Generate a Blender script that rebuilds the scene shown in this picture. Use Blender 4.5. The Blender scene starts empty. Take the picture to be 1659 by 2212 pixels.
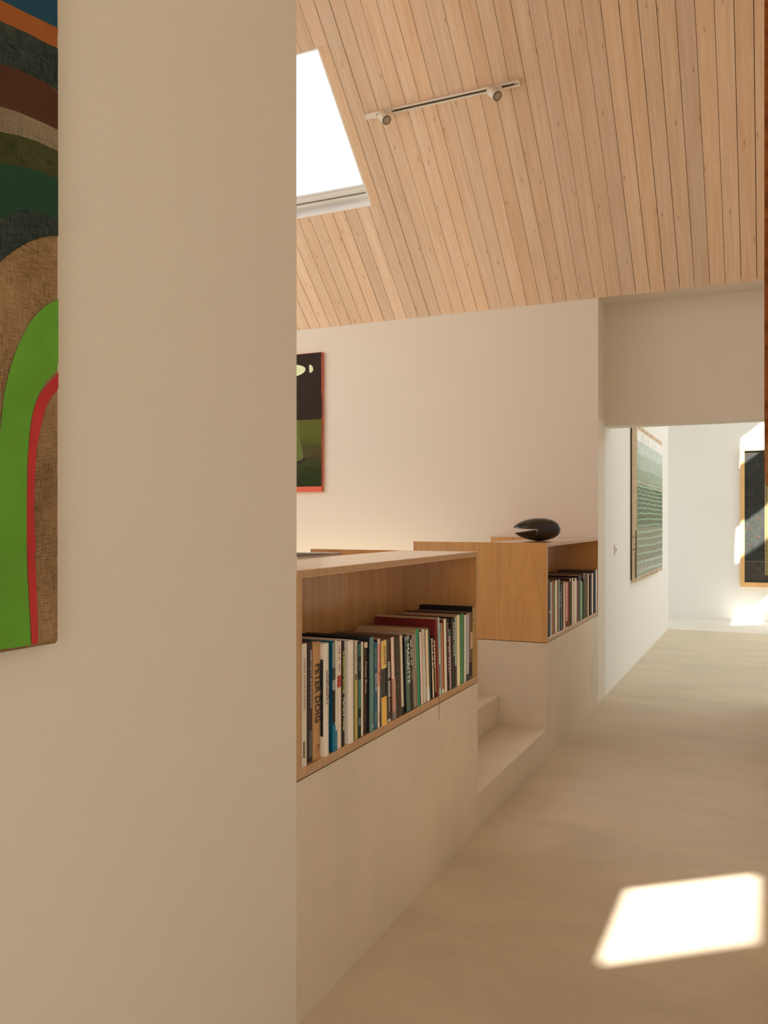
import bpy, bmesh, math, random
from mathutils import Vector, Matrix

random.seed(7)
scene = bpy.context.scene
COL = scene.collection

# ------------------------------------------------------------------ camera
F_PX, W_PX, H_PX, HZ, EYE = 1821.0, 1659.0, 2212.0, 1124.0, 1.35
CX = W_PX / 2
TH = math.radians(24.594)                      # the walkway runs along +Y, camera turned left of it
cd = bpy.data.cameras.new('camera')
cam = bpy.data.objects.new('camera', cd)
COL.objects.link(cam)
cam.location = (0, 0, EYE)
cam.rotation_euler = (math.pi / 2, 0, TH)
cd.sensor_fit = 'AUTO'
cd.sensor_width = 36
cd.lens = F_PX * 36 / H_PX
cd.shift_y = (HZ - H_PX / 2) / H_PX
cd.clip_start = 0.05
scene.camera = cam

# ------------------------------------------------------------------ sky, sun, exposure
SKY = 3.0
world = bpy.data.worlds.new('sky')
scene.world = world
world.use_nodes = True
wn = world.node_tree
bg = wn.nodes['Background']
tc = wn.nodes.new('ShaderNodeTexCoord')
nz = wn.nodes.new('ShaderNodeTexNoise'); nz.inputs['Scale'].default_value = 2.2; nz.inputs['Detail'].default_value = 5
cr = wn.nodes.new('ShaderNodeValToRGB')
cr.color_ramp.elements[0].color = (0.86, 0.90, 0.96, 1)
cr.color_ramp.elements[1].color = (1.0, 0.985, 0.96, 1)
wn.links.new(tc.outputs['Generated'], nz.inputs['Vector'])
wn.links.new(nz.outputs['Fac'], cr.inputs['Fac'])
wn.links.new(cr.outputs['Color'], bg.inputs['Color'])
bg.inputs['Strength'].default_value = SKY

sd = bpy.data.lights.new('sun', 'SUN')
sd.energy = 18.0
sd.angle = math.radians(0.8)
sd.color = (1.0, 0.95, 0.86)
sun = bpy.data.objects.new('sun', sd)
COL.objects.link(sun)
SUN = Vector((0.0234, -0.763, 0.7605)).normalized()
sun.rotation_euler = SUN.to_track_quat('Z', 'Y').to_euler()
sun.location = SUN * 30

scene.view_settings.view_transform = 'Standard'
scene.view_settings.look = 'None'
scene.view_settings.exposure = 0.08
scene.view_settings.gamma = 1.0
scene.view_settings.use_curve_mapping = False
scene.cycles.max_bounces = 14
scene.cycles.diffuse_bounces = 10
scene.cycles.glossy_bounces = 4
scene.cycles.transmission_bounces = 6
scene.cycles.transparent_max_bounces = 8
scene.cycles.sample_clamp_indirect = 6
scene.cycles.use_denoising = True
scene.cycles.caustics_reflective = False
scene.cycles.caustics_refractive = False


def portal(name, center, normal, sx, sy, xaxis=None):
    """Cycles light portal filling a window opening: only steers sky sampling, gives no light itself."""
    l = bpy.data.lights.new(name, 'AREA'); l.shape = 'RECTANGLE'; l.size = sx; l.size_y = sy
    l.cycles.is_portal = True
    o = bpy.data.objects.new(name, l); COL.objects.link(o)
    z = -Vector(normal).normalized()
    x = Vector(xaxis).normalized() if xaxis else Vector((0, 1, 0))
    y = z.cross(x).normalized()
    m = Matrix((x, y, z)).transposed().to_4x4(); m.translation = center
    o.matrix_world = m
    return o


# ------------------------------------------------------------------ helpers
def ray(u, v):
    a = (u - CX) / F_PX; c, s = math.cos(TH), math.sin(TH)
    return Vector((a * c - s, a * s + c, (HZ - v) / F_PX))
def at_x(u, v, X): r = ray(u, v); return Vector((0, 0, EYE)) + r * (X / r.x)
def at_y(u, v, Y): r = ray(u, v); return Vector((0, 0, EYE)) + r * (Y / r.y)
def at_z(u, v, Z): r = ray(u, v); return Vector((0, 0, EYE)) + r * ((Z - EYE) / r.z)

def lin(c):
    return tuple(((x / 255) / 12.92 if x / 255 <= .04045 else (((x / 255) + .055) / 1.055) ** 2.4) for x in c)
REF = lin((196, 180, 160))
def A(r, g, b, k=.92, ref=REF):
    """surface colour from the colour read in the photograph, divided by the light on white things there"""
    return tuple(min(.95, max(.004, k * x / y)) for x, y in zip(lin((r, g, b)), ref))

_m = {}
def mat(name, color, rough=.6, spec=.5, bump=None, noise=None, metal=0, coat=0):
    """bump=(scale,strength,distance)  noise=(scale,amount)"""
    key = (name, color, rough)
    if key in _m: return _m[key]
    m = bpy.data.materials.new(name); m.use_nodes = True
    n, l = m.node_tree.nodes, m.node_tree.links
    p = n['Principled BSDF']
    p.inputs['Base Color'].default_value = (*color, 1)
    p.inputs['Roughness'].default_value = rough
    p.inputs['Specular IOR Level'].default_value = spec
    p.inputs['Metallic'].default_value = metal
    p.inputs['Coat Weight'].default_value = coat
    if bump or noise:
        t = n.new('ShaderNodeTexCoord')
    if noise:
        q = n.new('ShaderNodeTexNoise'); q.inputs['Scale'].default_value = noise[0]; q.inputs['Detail'].default_value = 6
        l.new(t.outputs['Object'], q.inputs['Vector'])
        r = n.new('ShaderNodeValToRGB'); a = noise[1]
        r.color_ramp.elements[0].position = .3; r.color_ramp.elements[1].position = .7
        r.color_ramp.elements[0].color = (*[max(0, x * (1 - a)) for x in color], 1)
        r.color_ramp.elements[1].color = (*[min(1, x * (1 + a)) for x in color], 1)
        l.new(q.outputs['Fac'], r.inputs['Fac']); l.new(r.outputs['Color'], p.inputs['Base Color'])
    if bump:
        q = n.new('ShaderNodeTexNoise'); q.inputs['Scale'].default_value = bump[0]; q.inputs['Detail'].default_value = 4
        l.new(t.outputs['Object'], q.inputs['Vector'])
        b = n.new('ShaderNodeBump'); b.inputs['Strength'].default_value = bump[1]; b.inputs['Distance'].default_value = bump[2]
        l.new(q.outputs['Fac'], b.inputs['Height']); l.new(b.outputs['Normal'], p.inputs['Normal'])
    _m[key] = m
    return m

def concrete(name, color, amt=.07, rough=.5):
    m = bpy.data.materials.new(name); m.use_nodes = True
    n, l = m.node_tree.nodes, m.node_tree.links
    p = n['Principled BSDF']; p.inputs['Roughness'].default_value = rough
    t = n.new('ShaderNodeTexCoord')
    mp = n.new('ShaderNodeMapping'); mp.inputs['Rotation'].default_value = (0, 0, .5); mp.inputs['Scale'].default_value = (1, 2.2, 1)
    l.new(t.outputs['Object'], mp.inputs['Vector'])
    q = n.new('ShaderNodeTexNoise'); q.inputs['Scale'].default_value = 1.3; q.inputs['Detail'].default_value = 9; q.inputs['Roughness'].default_value = .62; q.inputs['Distortion'].default_value = .6
    l.new(mp.outputs['Vector'], q.inputs['Vector'])
    r = n.new('ShaderNodeValToRGB'); r.color_ramp.elements[0].position = .32; r.color_ramp.elements[1].position = .68
    r.color_ramp.elements[0].color = (*[x * (1 - amt) for x in color], 1)
    r.color_ramp.elements[1].color = (*[min(1, x * (1 + amt)) for x in color], 1)
    l.new(q.outputs['Fac'], r.inputs['Fac'])
    # sparse dark specks
    v = n.new('ShaderNodeTexVoronoi'); v.inputs['Scale'].default_value = 3.2
    l.new(t.outputs['Object'], v.inputs['Vector'])
    c2 = n.new('ShaderNodeValToRGB'); c2.color_ramp.elements[0].position = .008; c2.color_ramp.elements[1].position = .014
    c2.color_ramp.elements[0].color = (.35, .35, .35, 1); c2.color_ramp.elements[1].color = (1, 1, 1, 1)
    l.new(v.outputs['Distance'], c2.inputs['Fac'])
    mx = n.new('ShaderNodeMixRGB'); mx.blend_type = 'MULTIPLY'; mx.inputs['Fac'].default_value = 1
    l.new(r.outputs['Color'], mx.inputs['Color1']); l.new(c2.outputs['Color'], mx.inputs['Color2'])
    l.new(mx.outputs['Color'], p.inputs['Base Color'])
    q2 = n.new('ShaderNodeTexNoise'); q2.inputs['Scale'].default_value = 60; q2.inputs['Detail'].default_value = 5
    l.new(t.outputs['Object'], q2.inputs['Vector'])
    b = n.new('ShaderNodeBump'); b.inputs['Strength'].default_value = .12; b.inputs['Distance'].default_value = .002
    l.new(q2.outputs['Fac'], b.inputs['Height']); l.new(b.outputs['Normal'], p.inputs['Normal'])
    rr = n.new('ShaderNodeMapRange'); rr.inputs['To Min'].default_value = rough - .1; rr.inputs['To Max'].default_value = rough + .12
    l.new(q.outputs['Fac'], rr.inputs['Value']); l.new(rr.outputs['Result'], p.inputs['Roughness'])
    return m

def wood_planks():
    m = bpy.data.materials.new('limed_pine'); m.use_nodes = True
    n, l = m.node_tree.nodes, m.node_tree.links
    p = n['Principled BSDF']; p.inputs['Roughness'].default_value = .55
    t = n.new('ShaderNodeTexCoord'); oi = n.new('ShaderNodeObjectInfo')
    off = n.new('ShaderNodeVectorMath'); off.operation = 'SCALE'; off.inputs['Scale'].default_value = 37
    cmb = n.new('ShaderNodeCombineXYZ'); l.new(oi.outputs['Random'], cmb.inputs['X']); l.new(oi.outputs['Random'], cmb.inputs['Y'])
    l.new(cmb.outputs['Vector'], off.inputs[0])
    ad = n.new('ShaderNodeVectorMath'); ad.operation = 'ADD'
    l.new(t.outputs['Object'], ad.inputs[0]); l.new(off.outputs['Vector'], ad.inputs[1])
    mp = n.new('ShaderNodeMapping'); mp.inputs['Scale'].default_value = (26, 1.1, 26)
    l.new(ad.outputs['Vector'], mp.inputs['Vector'])
    q = n.new('ShaderNodeTexNoise'); q.inputs['Scale'].default_value = 1.6; q.inputs['Detail'].default_value = 8; q.inputs['Roughness'].default_value = .6; q.inputs['Distortion'].default_value = .5
    l.new(mp.outputs['Vector'], q.inputs['Vector'])
    g = n.new('ShaderNodeValToRGB')
    g.color_ramp.elements[0].position = .28; g.color_ramp.elements[1].position = .72
    g.color_ramp.elements[0].color = (.715, .505, .34, 1); g.color_ramp.elements[1].color = (.83, .67, .505, 1)
    l.new(q.outputs['Fac'], g.inputs['Fac'])
    # plank to plank tint
    hs = n.new('ShaderNodeHueSaturation')
    mr = n.new('ShaderNodeMapRange'); mr.inputs['To Min'].default_value = .89; mr.inputs['To Max'].default_value = 1.07
    l.new(oi.outputs['Random'], mr.inputs['Value']); l.new(mr.outputs['Result'], hs.inputs['Value'])
    mm = n.new('ShaderNodeMath'); mm.operation = 'MULTIPLY'; mm.inputs[1].default_value = 7.31
    fr = n.new('ShaderNodeMath'); fr.operation = 'FRACT'
    l.new(oi.outputs['Random'], mm.inputs[0]); l.new(mm.outputs[0], fr.inputs[0])
    m2 = n.new('ShaderNodeMapRange'); m2.inputs['To Min'].default_value = .9; m2.inputs['To Max'].default_value = 1.1
    l.new(fr.outputs[0], m2.inputs['Value']); l.new(m2.outputs['Result'], hs.inputs['Saturation'])
    l.new(g.outputs['Color'], hs.inputs['Color'])
    # knots
    mk = n.new('ShaderNodeMapping'); mk.inputs['Scale'].default_value = (6.0, 1.9, 1)
    l.new(ad.outputs['Vector'], mk.inputs['Vector'])
    v = n.new('ShaderNodeTexVoronoi'); v.inputs['Scale'].default_value = 1.0; v.voronoi_dimensions = '2D'
    l.new(mk.outputs['Vector'], v.inputs['Vector'])
    kr = n.new('ShaderNodeValToRGB')
    kr.color_ramp.elements[0].position = .014; kr.color_ramp.elements[0].color = (.66, .60, .54, 1)
    kr.color_ramp.elements[1].position = .06; kr.color_ramp.elements[1].color = (1, 1, 1, 1)
    e = kr.color_ramp.elements.new(.028); e.color = (.88, .84, .80, 1)
    l.new(v.outputs['Distance'], kr.inputs['Fac'])
    # small pin knots
    mk2 = n.new('ShaderNodeMapping'); mk2.inputs['Scale'].default_value = (22, 9, 1); mk2.inputs['Location'].default_value = (3, 5, 0)
    l.new(ad.outputs['Vector'], mk2.inputs['Vector'])
    v2 = n.new('ShaderNodeTexVoronoi'); v2.inputs['Scale'].default_value = 1.0; v2.voronoi_dimensions = '2D'
    l.new(mk2.outputs['Vector'], v2.inputs['Vector'])
    k2 = n.new('ShaderNodeValToRGB')
    k2.color_ramp.elements[0].position = .02; k2.color_ramp.elements[0].color = (.66, .6, .54, 1)
    k2.color_ramp.elements[1].position = .06; k2.color_ramp.elements[1].color = (1, 1, 1, 1)
    l.new(v2.outputs['Distance'], k2.inputs['Fac'])
    x1 = n.new('ShaderNodeMixRGB'); x1.blend_type = 'MULTIPLY'; x1.inputs['Fac'].default_value = 1
    l.new(hs.outputs['Color'], x1.inputs['Color1']); l.new(kr.outputs['Color'], x1.inputs['Color2'])
    x2 = n.new('ShaderNodeMixRGB'); x2.blend_type = 'MULTIPLY'; x2.inputs['Fac'].default_value = .7
    l.new(x1.outputs['Color'], x2.inputs['Color1']); l.new(k2.outputs['Color'], x2.inputs['Color2'])
    l.new(x2.outputs['Color'], p.inputs['Base Color'])
    b = n.new('ShaderNodeBump'); b.inputs['Strength'].default_value = .15; b.inputs['Distance'].default_value = .002
    l.new(q.outputs['Fac'], b.inputs['Height']); l.new(b.outputs['Normal'], p.inputs['Normal'])
    return m

def ply_face():
    m = bpy.data.materials.new('birch_plywood'); m.use_nodes = True
    n, l = m.node_tree.nodes, m.node_tree.links
    p = n['Principled BSDF']; p.inputs['Roughness'].default_value = .34; p.inputs['Coat Weight'].default_value = 1; p.inputs['Coat Roughness'].default_value = .12
    t = n.new('ShaderNodeTexCoord')
    mp = n.new('ShaderNodeMapping'); mp.inputs['Scale'].default_value = (9, 9, .9)
    l.new(t.outputs['Object'], mp.inputs['Vector'])
    q = n.new('ShaderNodeTexNoise'); q.inputs['Scale'].default_value = 1.6; q.inputs['Detail'].default_value = 7; q.inputs['Distortion'].default_value = 1.6
    l.new(mp.outputs['Vector'], q.inputs['Vector'])
    g = n.new('ShaderNodeValToRGB'); g.color_ramp.elements[0].position = .25; g.color_ramp.elements[1].position = .75
    g.color_ramp.elements[0].color = (.56, .30, .105, 1); g.color_ramp.elements[1].color = (.71, .415, .165, 1)
    l.new(q.outputs['Fac'], g.inputs['Fac']); l.new(g.outputs['Color'], p.inputs['Base Color'])
    return m

def ply_edge(axis):
    m = bpy.data.materials.new('plywood_edge_' + axis.lower()); m.use_nodes = True
    n, l = m.node_tree.nodes, m.node_tree.links
    p = n['Principled BSDF']; p.inputs['Roughness'].default_value = .55
    t = n.new('ShaderNodeTexCoord'); sp = n.new('ShaderNodeSeparateXYZ')
    l.new(t.outputs['Object'], sp.inputs['Vector'])
    a = n.new('ShaderNodeMath'); a.operation = 'MULTIPLY'; a.inputs[1].default_value = 1 / .0042
    l.new(sp.outputs[axis], a.inputs[0])
    f = n.new('ShaderNodeMath'); f.operation = 'PINGPONG'; f.inputs[1].default_value = .5
    l.new(a.outputs[0], f.inputs[0])
    q = n.new('ShaderNodeTexNoise'); q.inputs['Scale'].default_value = 40; q.inputs['Detail'].default_value = 3
    l.new(t.outputs['Object'], q.inputs['Vector'])
    ad = n.new('ShaderNodeMath'); ad.operation = 'MULTIPLY_ADD'; ad.inputs[1].default_value = .22
    l.new(q.outputs['Fac'], ad.inputs[0]); l.new(f.outputs[0], ad.inputs[2])
    g = n.new('ShaderNodeValToRGB'); g.color_ramp.elements[0].position = .2; g.color_ramp.elements[1].position = .48
    g.color_ramp.elements[0].color = (.27, .135, .06, 1); g.color_ramp.elements[1].color = (.74, .49, .28, 1)
    l.new(ad.outputs[0], g.inputs['Fac']); l.new(g.outputs['Color'], p.inputs['Base Color'])
    return m

def linen(name, c0, c1, scale=900):
    """woven canvas: two crossed thread waves broken up by noise"""
    m = bpy.data.materials.new(name); m.use_nodes = True
    n, l = m.node_tree.nodes, m.node_tree.links
    p = n['Principled BSDF']; p.inputs['Roughness'].default_value = .9; p.inputs['Specular IOR Level'].default_value = .1
    t = n.new('ShaderNodeTexCoord')
    outs = []
    for sc in ((1, 40, 900), (1, 900, 40)):
        mp = n.new('ShaderNodeMapping'); mp.inputs['Scale'].default_value = sc
        l.new(t.outputs['Object'], mp.inputs['Vector'])
        q = n.new('ShaderNodeTexNoise'); q.inputs['Scale'].default_value = 1; q.inputs['Detail'].default_value = 2
        l.new(mp.outputs['Vector'], q.inputs['Vector']); outs.append(q)
    ad = n.new('ShaderNodeMath'); ad.operation = 'ADD'
    l.new(outs[0].outputs['Fac'], ad.inputs[0]); l.new(outs[1].outputs['Fac'], ad.inputs[1])
    big = n.new('ShaderNodeTexNoise'); big.inputs['Scale'].default_value = 7
    l.new(t.outputs['Object'], big.inputs['Vector'])
    ad2 = n.new('ShaderNodeMath'); ad2.operation = 'MULTIPLY_ADD'; ad2.inputs[1].default_value = .6
    l.new(big.outputs['Fac'], ad2.inputs[0]); l.new(ad.outputs[0], ad2.inputs[2])
    g = n.new('ShaderNodeValToRGB'); g.color_ramp.elements[0].position = .0; g.color_ramp.elements[1].position = 1
    mr = n.new('ShaderNodeMapRange'); mr.inputs['From Min'].default_value = 1.05; mr.inputs['From Max'].default_value = 1.55
    l.new(ad2.outputs[0], mr.inputs['Value']); l.new(mr.outputs['Result'], g.inputs['Fac'])
    g.color_ramp.elements[0].color = (*c0, 1); g.color_ramp.elements[1].color = (*c1, 1)
    l.new(g.outputs['Color'], p.inputs['Base Color'])
    b = n.new('ShaderNodeBump'); b.inputs['Strength'].default_value = .3; b.inputs['Distance'].default_value = .0006
    l.new(ad.outputs[0], b.inputs['Height']); l.new(b.outputs['Normal'], p.inputs['Normal'])
    return m

WALL = mat('white_plaster', (.785, .74, .665), .75, .3, bump=(35, .05, .002))
WALL2 = mat('bright_white_plaster', (.865, .875, .865), .75, .3, bump=(35, .05, .002))
WHITE = mat('white_gloss_paint', (.86, .85, .82), .35)
FLOOR = concrete('microcement_floor', (.665, .575, .445), .09, .5)
FLOOR2 = concrete('pale_floor', (.80, .77, .71), .02, .6)
CONC = concrete('microcement_wall', (.70, .62, .50), .06, .6)
PINE = wood_planks()
PLY = ply_face()
EDGE = {a: ply_edge(a) for a in 'XYZ'}
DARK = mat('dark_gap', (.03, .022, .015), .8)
GLASS = bpy.data.materials.new('clear_glass'); GLASS.use_nodes = True
_n, _l = GLASS.node_tree.nodes, GLASS.node_tree.links
_n.remove(_n['Principled BSDF'])
_tr = _n.new('ShaderNodeBsdfTransparent'); _gl = _n.new('ShaderNodeBsdfGlossy'); _gl.inputs['Roughness'].default_value = .02
_fr = _n.new('ShaderNodeFresnel'); _fr.inputs['IOR'].default_value = 1.45; _mx = _n.new('ShaderNodeMixShader')
_l.new(_fr.outputs[0], _mx.inputs[0]); _l.new(_tr.outputs[0], _mx.inputs[1]); _l.new(_gl.outputs[0], _mx.inputs[2])
_l.new(_mx.outputs[0], _n['Material Output'].inputs['Surface'])

def add_box(bm, lo, hi, mi=0):
    x0, y0, z0 = lo; x1, y1, z1 = hi
    v = [bm.verts.new(p) for p in ((x0, y0, z0), (x1, y0, z0), (x1, y1, z0), (x0, y1, z0), (x0, y0, z1), (x1, y0, z1), (x1, y1, z1), (x0, y1, z1))]
    fs = []
    for q in ((0, 3, 2, 1), (4, 5, 6, 7), (0, 1, 5, 4), (1, 2, 6, 5), (2, 3, 7, 6), (3, 0, 4, 7)):
        f = bm.faces.new([v[i] for i in q]); f.material_index = mi; fs.append(f)
    return fs, v

def obj(name, bm, mats, parent=None, loc=None, smooth=False):
    me = bpy.data.meshes.new(name); bm.normal_update(); bm.to_mesh(me); bm.free()
    if not isinstance(mats, (list, tuple)): mats = [mats]
    for m in mats: me.materials.append(m)
    if smooth:
        for f in me.polygons: f.use_smooth = True
    o = bpy.data.objects.new(name, me); COL.objects.link(o)
    if parent: o.parent = parent
    if loc is not None: o.location = loc
    return o

def box(name, lo, hi, m, parent=None, bevel=0):
    bm = bmesh.new(); add_box(bm, lo, hi)
    if bevel: bmesh.ops.bevel(bm, geom=bm.edges[:], offset=bevel, segments=2, affect='EDGES', profile=.5)
    return obj(name, bm, m, parent)

def boxes(name, lst, m, parent=None):
    bm = bmesh.new()
    for lo, hi in lst: add_box(bm, lo, hi)
    return obj(name, bm, m, parent)

def ply(name, lo, hi, parent, thick):
    """plywood board: faces birch veneer, narrow edges layered; thick = its thickness axis"""
    bm = bmesh.new(); fs, _ = add_box(bm, lo, hi)
    ax = 'XYZ'.index(thick)
    bm.normal_update()
    for f in fs: f.material_index = 0 if abs(f.normal[ax]) > .9 else 1
    bmesh.ops.bevel(bm, geom=bm.edges[:], offset=.0008, segments=1, affect='EDGES')
    return obj(name, bm, [PLY, EDGE[thick]], parent)

def structure(o): o['kind'] = 'structure'; return o
def tag(o, label, cat, group=None):
    o['label'] = label; o['category'] = cat
    if group: o['group'] = group
    return o
def thing(name, label, cat, loc=(0, 0, 0), group=None):
    o = bpy.data.objects.new(name, None); COL.objects.link(o); o.location = loc; o.empty_display_size = .05
    return tag(o, label, cat, group)

def grid_rects(u0, u1, v0, v1, holes):
    us = sorted({u0, u1, *[h[0] for h in holes], *[h[1] for h in holes]})
    vs = sorted({v0, v1, *[h[2] for h in holes], *[h[3] for h in holes]})
    for a, b in zip(us, us[1:]):
        for c, d in zip(vs, vs[1:]):
            if not any(h[0] <= (a + b) / 2 <= h[1] and h[2] <= (c + d) / 2 <= h[3] for h in holes):
                yield a, b, c, d

def wall_yz(name, x0, x1, y0, y1, z0, z1, holes=(), m=None):
    return structure(boxes(name, [((x0, a, c), (x1, b, d)) for a, b, c, d in grid_rects(y0, y1, z0, z1, holes)], m or WALL))
def wall_xz(name, y0, y1, x0, x1, z0, z1, holes=(), m=None):
    return structure(boxes(name, [((a, y0, c), (b, y1, d)) for a, b, c, d in grid_rects(x0, x1, z0, z1, holes)], m or WALL))

def slab(name, fn, up, u0, u1, v0, v1, th, m, holes=(), parent=None):
    """sloping slab: fn(u,v)->point on its underside, thickness th along up"""
    bm = bmesh.new(); up = Vector(up).normalized() * th
    for a, b, c, d in grid_rects(u0, u1, v0, v1, holes):
        q = [Vector(fn(a, c)), Vector(fn(b, c)), Vector(fn(b, d)), Vector(fn(a, d))]
        lo = [bm.verts.new(p) for p in q]; hi = [bm.verts.new(p + up) for p in q]
        bm.faces.new(lo[::-1]); bm.faces.new(hi)
        for i in range(4): bm.faces.new((lo[i], lo[(i + 1) % 4], hi[(i + 1) % 4], hi[i]))
    bmesh.ops.recalc_face_normals(bm, faces=bm.faces[:])
    return obj(name, bm, m, parent)

# ------------------------------------------------------------------ the building
XW = -1.15          # plane of gallery wall, low wall and far gallery wall
YE = 1.951          # near wall ends here
YB = 6.30           # back wall of the hall
YH = 6.596          # face of the deep beam over the opening
YC = 11.0           # far gallery wall ends here
YF = 12.30          # end wall
T, Z0 = .93, 2.985  # pitch of the planked ceiling, height where it meets the back wall
XR = .05            # right-hand wall of the walkway

structure(box('floor', (-6, -4.2, -.2), (4.2, YC, 0), FLOOR))
structure(box('floor', (-6, YC, -.2), (4.2, 12.6, 0), FLOOR2))
structure(box('ground', (-40, -40, -.5), (40, 40, -.22), mat('gravel_ground', (.42, .40, .36), .9, noise=(3, .2))))

# gallery
wall_yz('wall_left', XW - .2, XW, -4, YE, 0, 3.0)
wall_xz('wall_south', -4.2, -4, -1.35, 4.2, 0, 5.3, [(0.45, 3.15, .8, 2.5)])  # window out of view, sized to light the near walls and floor
wall_yz('wall_right', 4.0, 4.2, -4, 12.5, 0, 3.0, [(-3.1, -1.25, 1.0, 2.6), (9.6, 11.6, .8, 2.0)], WALL2)  # both windows unseen, added to light the near wall and far room
def gal(x, y): return (x, y, 2.9 + .79 * (x + 1.15))
RIDGE = 1.45
def gal2(x, y): return (x, y, 2.9 + .79 * (RIDGE + 1.15) - .79 * (x - RIDGE))
upg = Vector((-.79, 0, 1))
structure(slab('ceiling_gallery', gal, upg, -1.35, RIDGE, -4.2, 1.76, .04, WALL, [(-.362, .10, -.975, -.372)]))
structure(slab('ceiling_gallery', gal2, (.79, 0, 1), RIDGE, 4.2, -4.2, 1.76, .04, WALL))
wall_xz('wall_cross', 1.75, 1.95, XR + .2, 4.0, 0, 5.2)
structure(slab('wall_gable', lambda x, z: (x, 1.75, z), (0, 1, 0), -1.37, 1.45, 2.86, 5.2, .02, WALL))
wall_yz('wall_walkway', XR, XR + .2, 1.75, YH + .2, 0, 5.7)

# far gallery
wall_yz('wall_far', XW - .2, XW, YH, YC, 0, 2.95, m=WALL2)
structure(box('wall_return', (-3.2, YC - .2, 0), (XW - .2, YC, 2.95), WALL2))
wall_yz('wall_side', -3.2, -3.0, YC, YF, 0, 2.95, [(11.25, 12.05, .7, 2.1)], WALL2)  # unseen window added to brighten the end wall
wall_xz('wall_end', YF, YF + .2, -3.2, 4.2, 0, 5.2, m=WALL2)
structure(box('ceiling_side', (-3.2, YC - .2, 2.9), (XW, YF + .2, 2.95), WALL2))
structure(slab('ceiling_far', gal, upg, -1.35, RIDGE, YH + .2, 12.5, .04, WALL2,
               [(-.335, .55, 8.10, 8.72), (-.335, .55, 9.47, 9.98), (-.32, .55, 10.735, 11.19)]))
structure(slab('ceiling_far', gal2, (.79, 0, 1), RIDGE, 4.2, YH + .2, 12.5, .04, WALL2, [(2.2, 3.2, 9.0, 11.4)]))  # roof opening out of view, added to light the far room
wall_xz('wall_divide', YH, YH + .2, XR + .2, 4.0, 0, 5.2)
structure(box('wall_divide_upper', (XW, YH + .02, 3.0), (XR + .2, YH + .2, 4.2), WALL2))

# deep beam and its soffit over the opening
bm = bmesh.new()
add_box(bm, (XW, YH, 2.074), (XR, YH + .2, 3.0))
structure(obj('wall_header', bm, WALL))
structure(box('trim_1', (XW, YB - .01, 3.0), (XR, YH + .02, 3.06), WALL))

# hall: back wall, side, raised floor
structure(box('wall_back', (-5.2, YB, 0), (XW, YH, 3.15), WALL))
wall_yz('wall_hall_side', -5.2, -5.0, 1.75, YB, 0, 5.7, [(2.3, 5.6, 1.7, 3.8)])  # tall window out of view, added to brighten hall and back wall
structure(box('wall_hall_south', (-5.0, 1.75, 0), (XW - .2, YE, 3.9), WALL))
structure(box('floor_raised', (-5.0, YE, 0), (-2.0, YB, .66), FLOOR))
structure(box('floor_raised', (-2.0, YE, 0), (-1.97, 3.487, .648), CONC))
structure(box('wall_low', (-1.97, YE, 0), (XW, 3.487, .648), CONC))
structure(box('wall_plinth', (-2.0, 4.733, 0), (XW, YB, .651), CONC))
stairs = bpy.data.objects.new('stairs', None); COL.objects.link(stairs); structure(stairs)
stairs.location = (XW, 3.49, 0)
for k, (xa, xb) in enumerate(((-1.434, XW), (-1.718, -1.434), (-2.0, -1.718))):
    bm = bmesh.new(); add_box(bm, (xa - XW, 0, 0), (xb - XW, 4.733 - 3.49, .1652 * (k + 1)))
    bmesh.ops.bevel(bm, geom=bm.edges[:], offset=.0015, segments=1, affect='EDGES')
    obj('step', bm, CONC, stairs)

# planked ceiling over the hall (rises towards the camera), ridge, south slope
YR = 3.55
def pl(x, y): return (x, y, Z0 + T * (YB - y))
nrm = Vector((0, T, 1)).normalized()
SKX0, SKX1, SKY0, SKY1 = -4.68, -2.652, 4.775, 5.581
deck = slab('ceiling', lambda x, y: Vector(pl(x, y)) + nrm * .022, nrm, -5.2, .25, YR - .02, YB, .03,
            mat('deck_boards', (.26, .12, .05), .8), [(SKX0, SKX1, SKY0, SKY1)])
structure(deck)
L = math.sqrt(1 + T * T)
slope_rot = Matrix((Vector((1, 0, 0)), Vector((0, -1, T)).normalized(), nrm)).transposed()
# columns of slope_rot: local x across the plank, local y up the slope, local z out of the room
pmesh = {}
def plank(xa, xb, ya, yb):
    """plank between xa..xb, from eave side yb up to ya (world y)"""
    w, ln = xb - xa, (yb - ya) * L
    key = (round(w, 4), round(ln, 3))
    if key not in pmesh:
        bm = bmesh.new(); add_box(bm, (0, 0, 0), (w, ln, .019))
        es = [e for e in bm.edges if all(v.co.z < .001 for v in e.verts)]
        bmesh.ops.bevel(bm, geom=es, offset=.0012, segments=1, affect='EDGES')
        me = bpy.data.meshes.new('plank'); bm.normal_update(); bm.to_mesh(me); bm.free(); me.materials.append(PINE)
        pmesh[key] = me
    o = bpy.data.objects.new('plank', pmesh[key]); COL.objects.link(o); o.parent = deck
    mw = slope_rot.to_4x4(); p = Vector(pl(xa, yb)) + nrm * random.uniform(0, .0014)
    mw.translation = p; o.matrix_local = mw
GAP = .0028
xs = [-.08 - .1 * k for k in range(-1, 46)]
for xr in xs:
    xl = xr - .1
    g = GAP + random.choice((0, 0, .0008, .0016, -.001))
    a, b = xl + g / 2, xr - g / 2
    if xr > 0: b = XR - .001
    if b - a < .02: continue
    if a >= SKX1 or b <= SKX0:
        plank(a, b, YR, YB - .001)
    elif a < SKX1 < b:      # plank notched round the skylight
        plank(SKX1 + .0005, b, SKY0, SKY1); plank(a, b, SKY1 + .0002, YB - .001); plank(a, b, YR, SKY0 - .0002)
    else:
        plank(a, b, SKY1 + .001, YB - .001)
        plank(a, b, YR, SKY0 - .001)
def so(x, y): return (x, y, Z0 + T * (YB - YR) - T * (YR - y))
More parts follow.
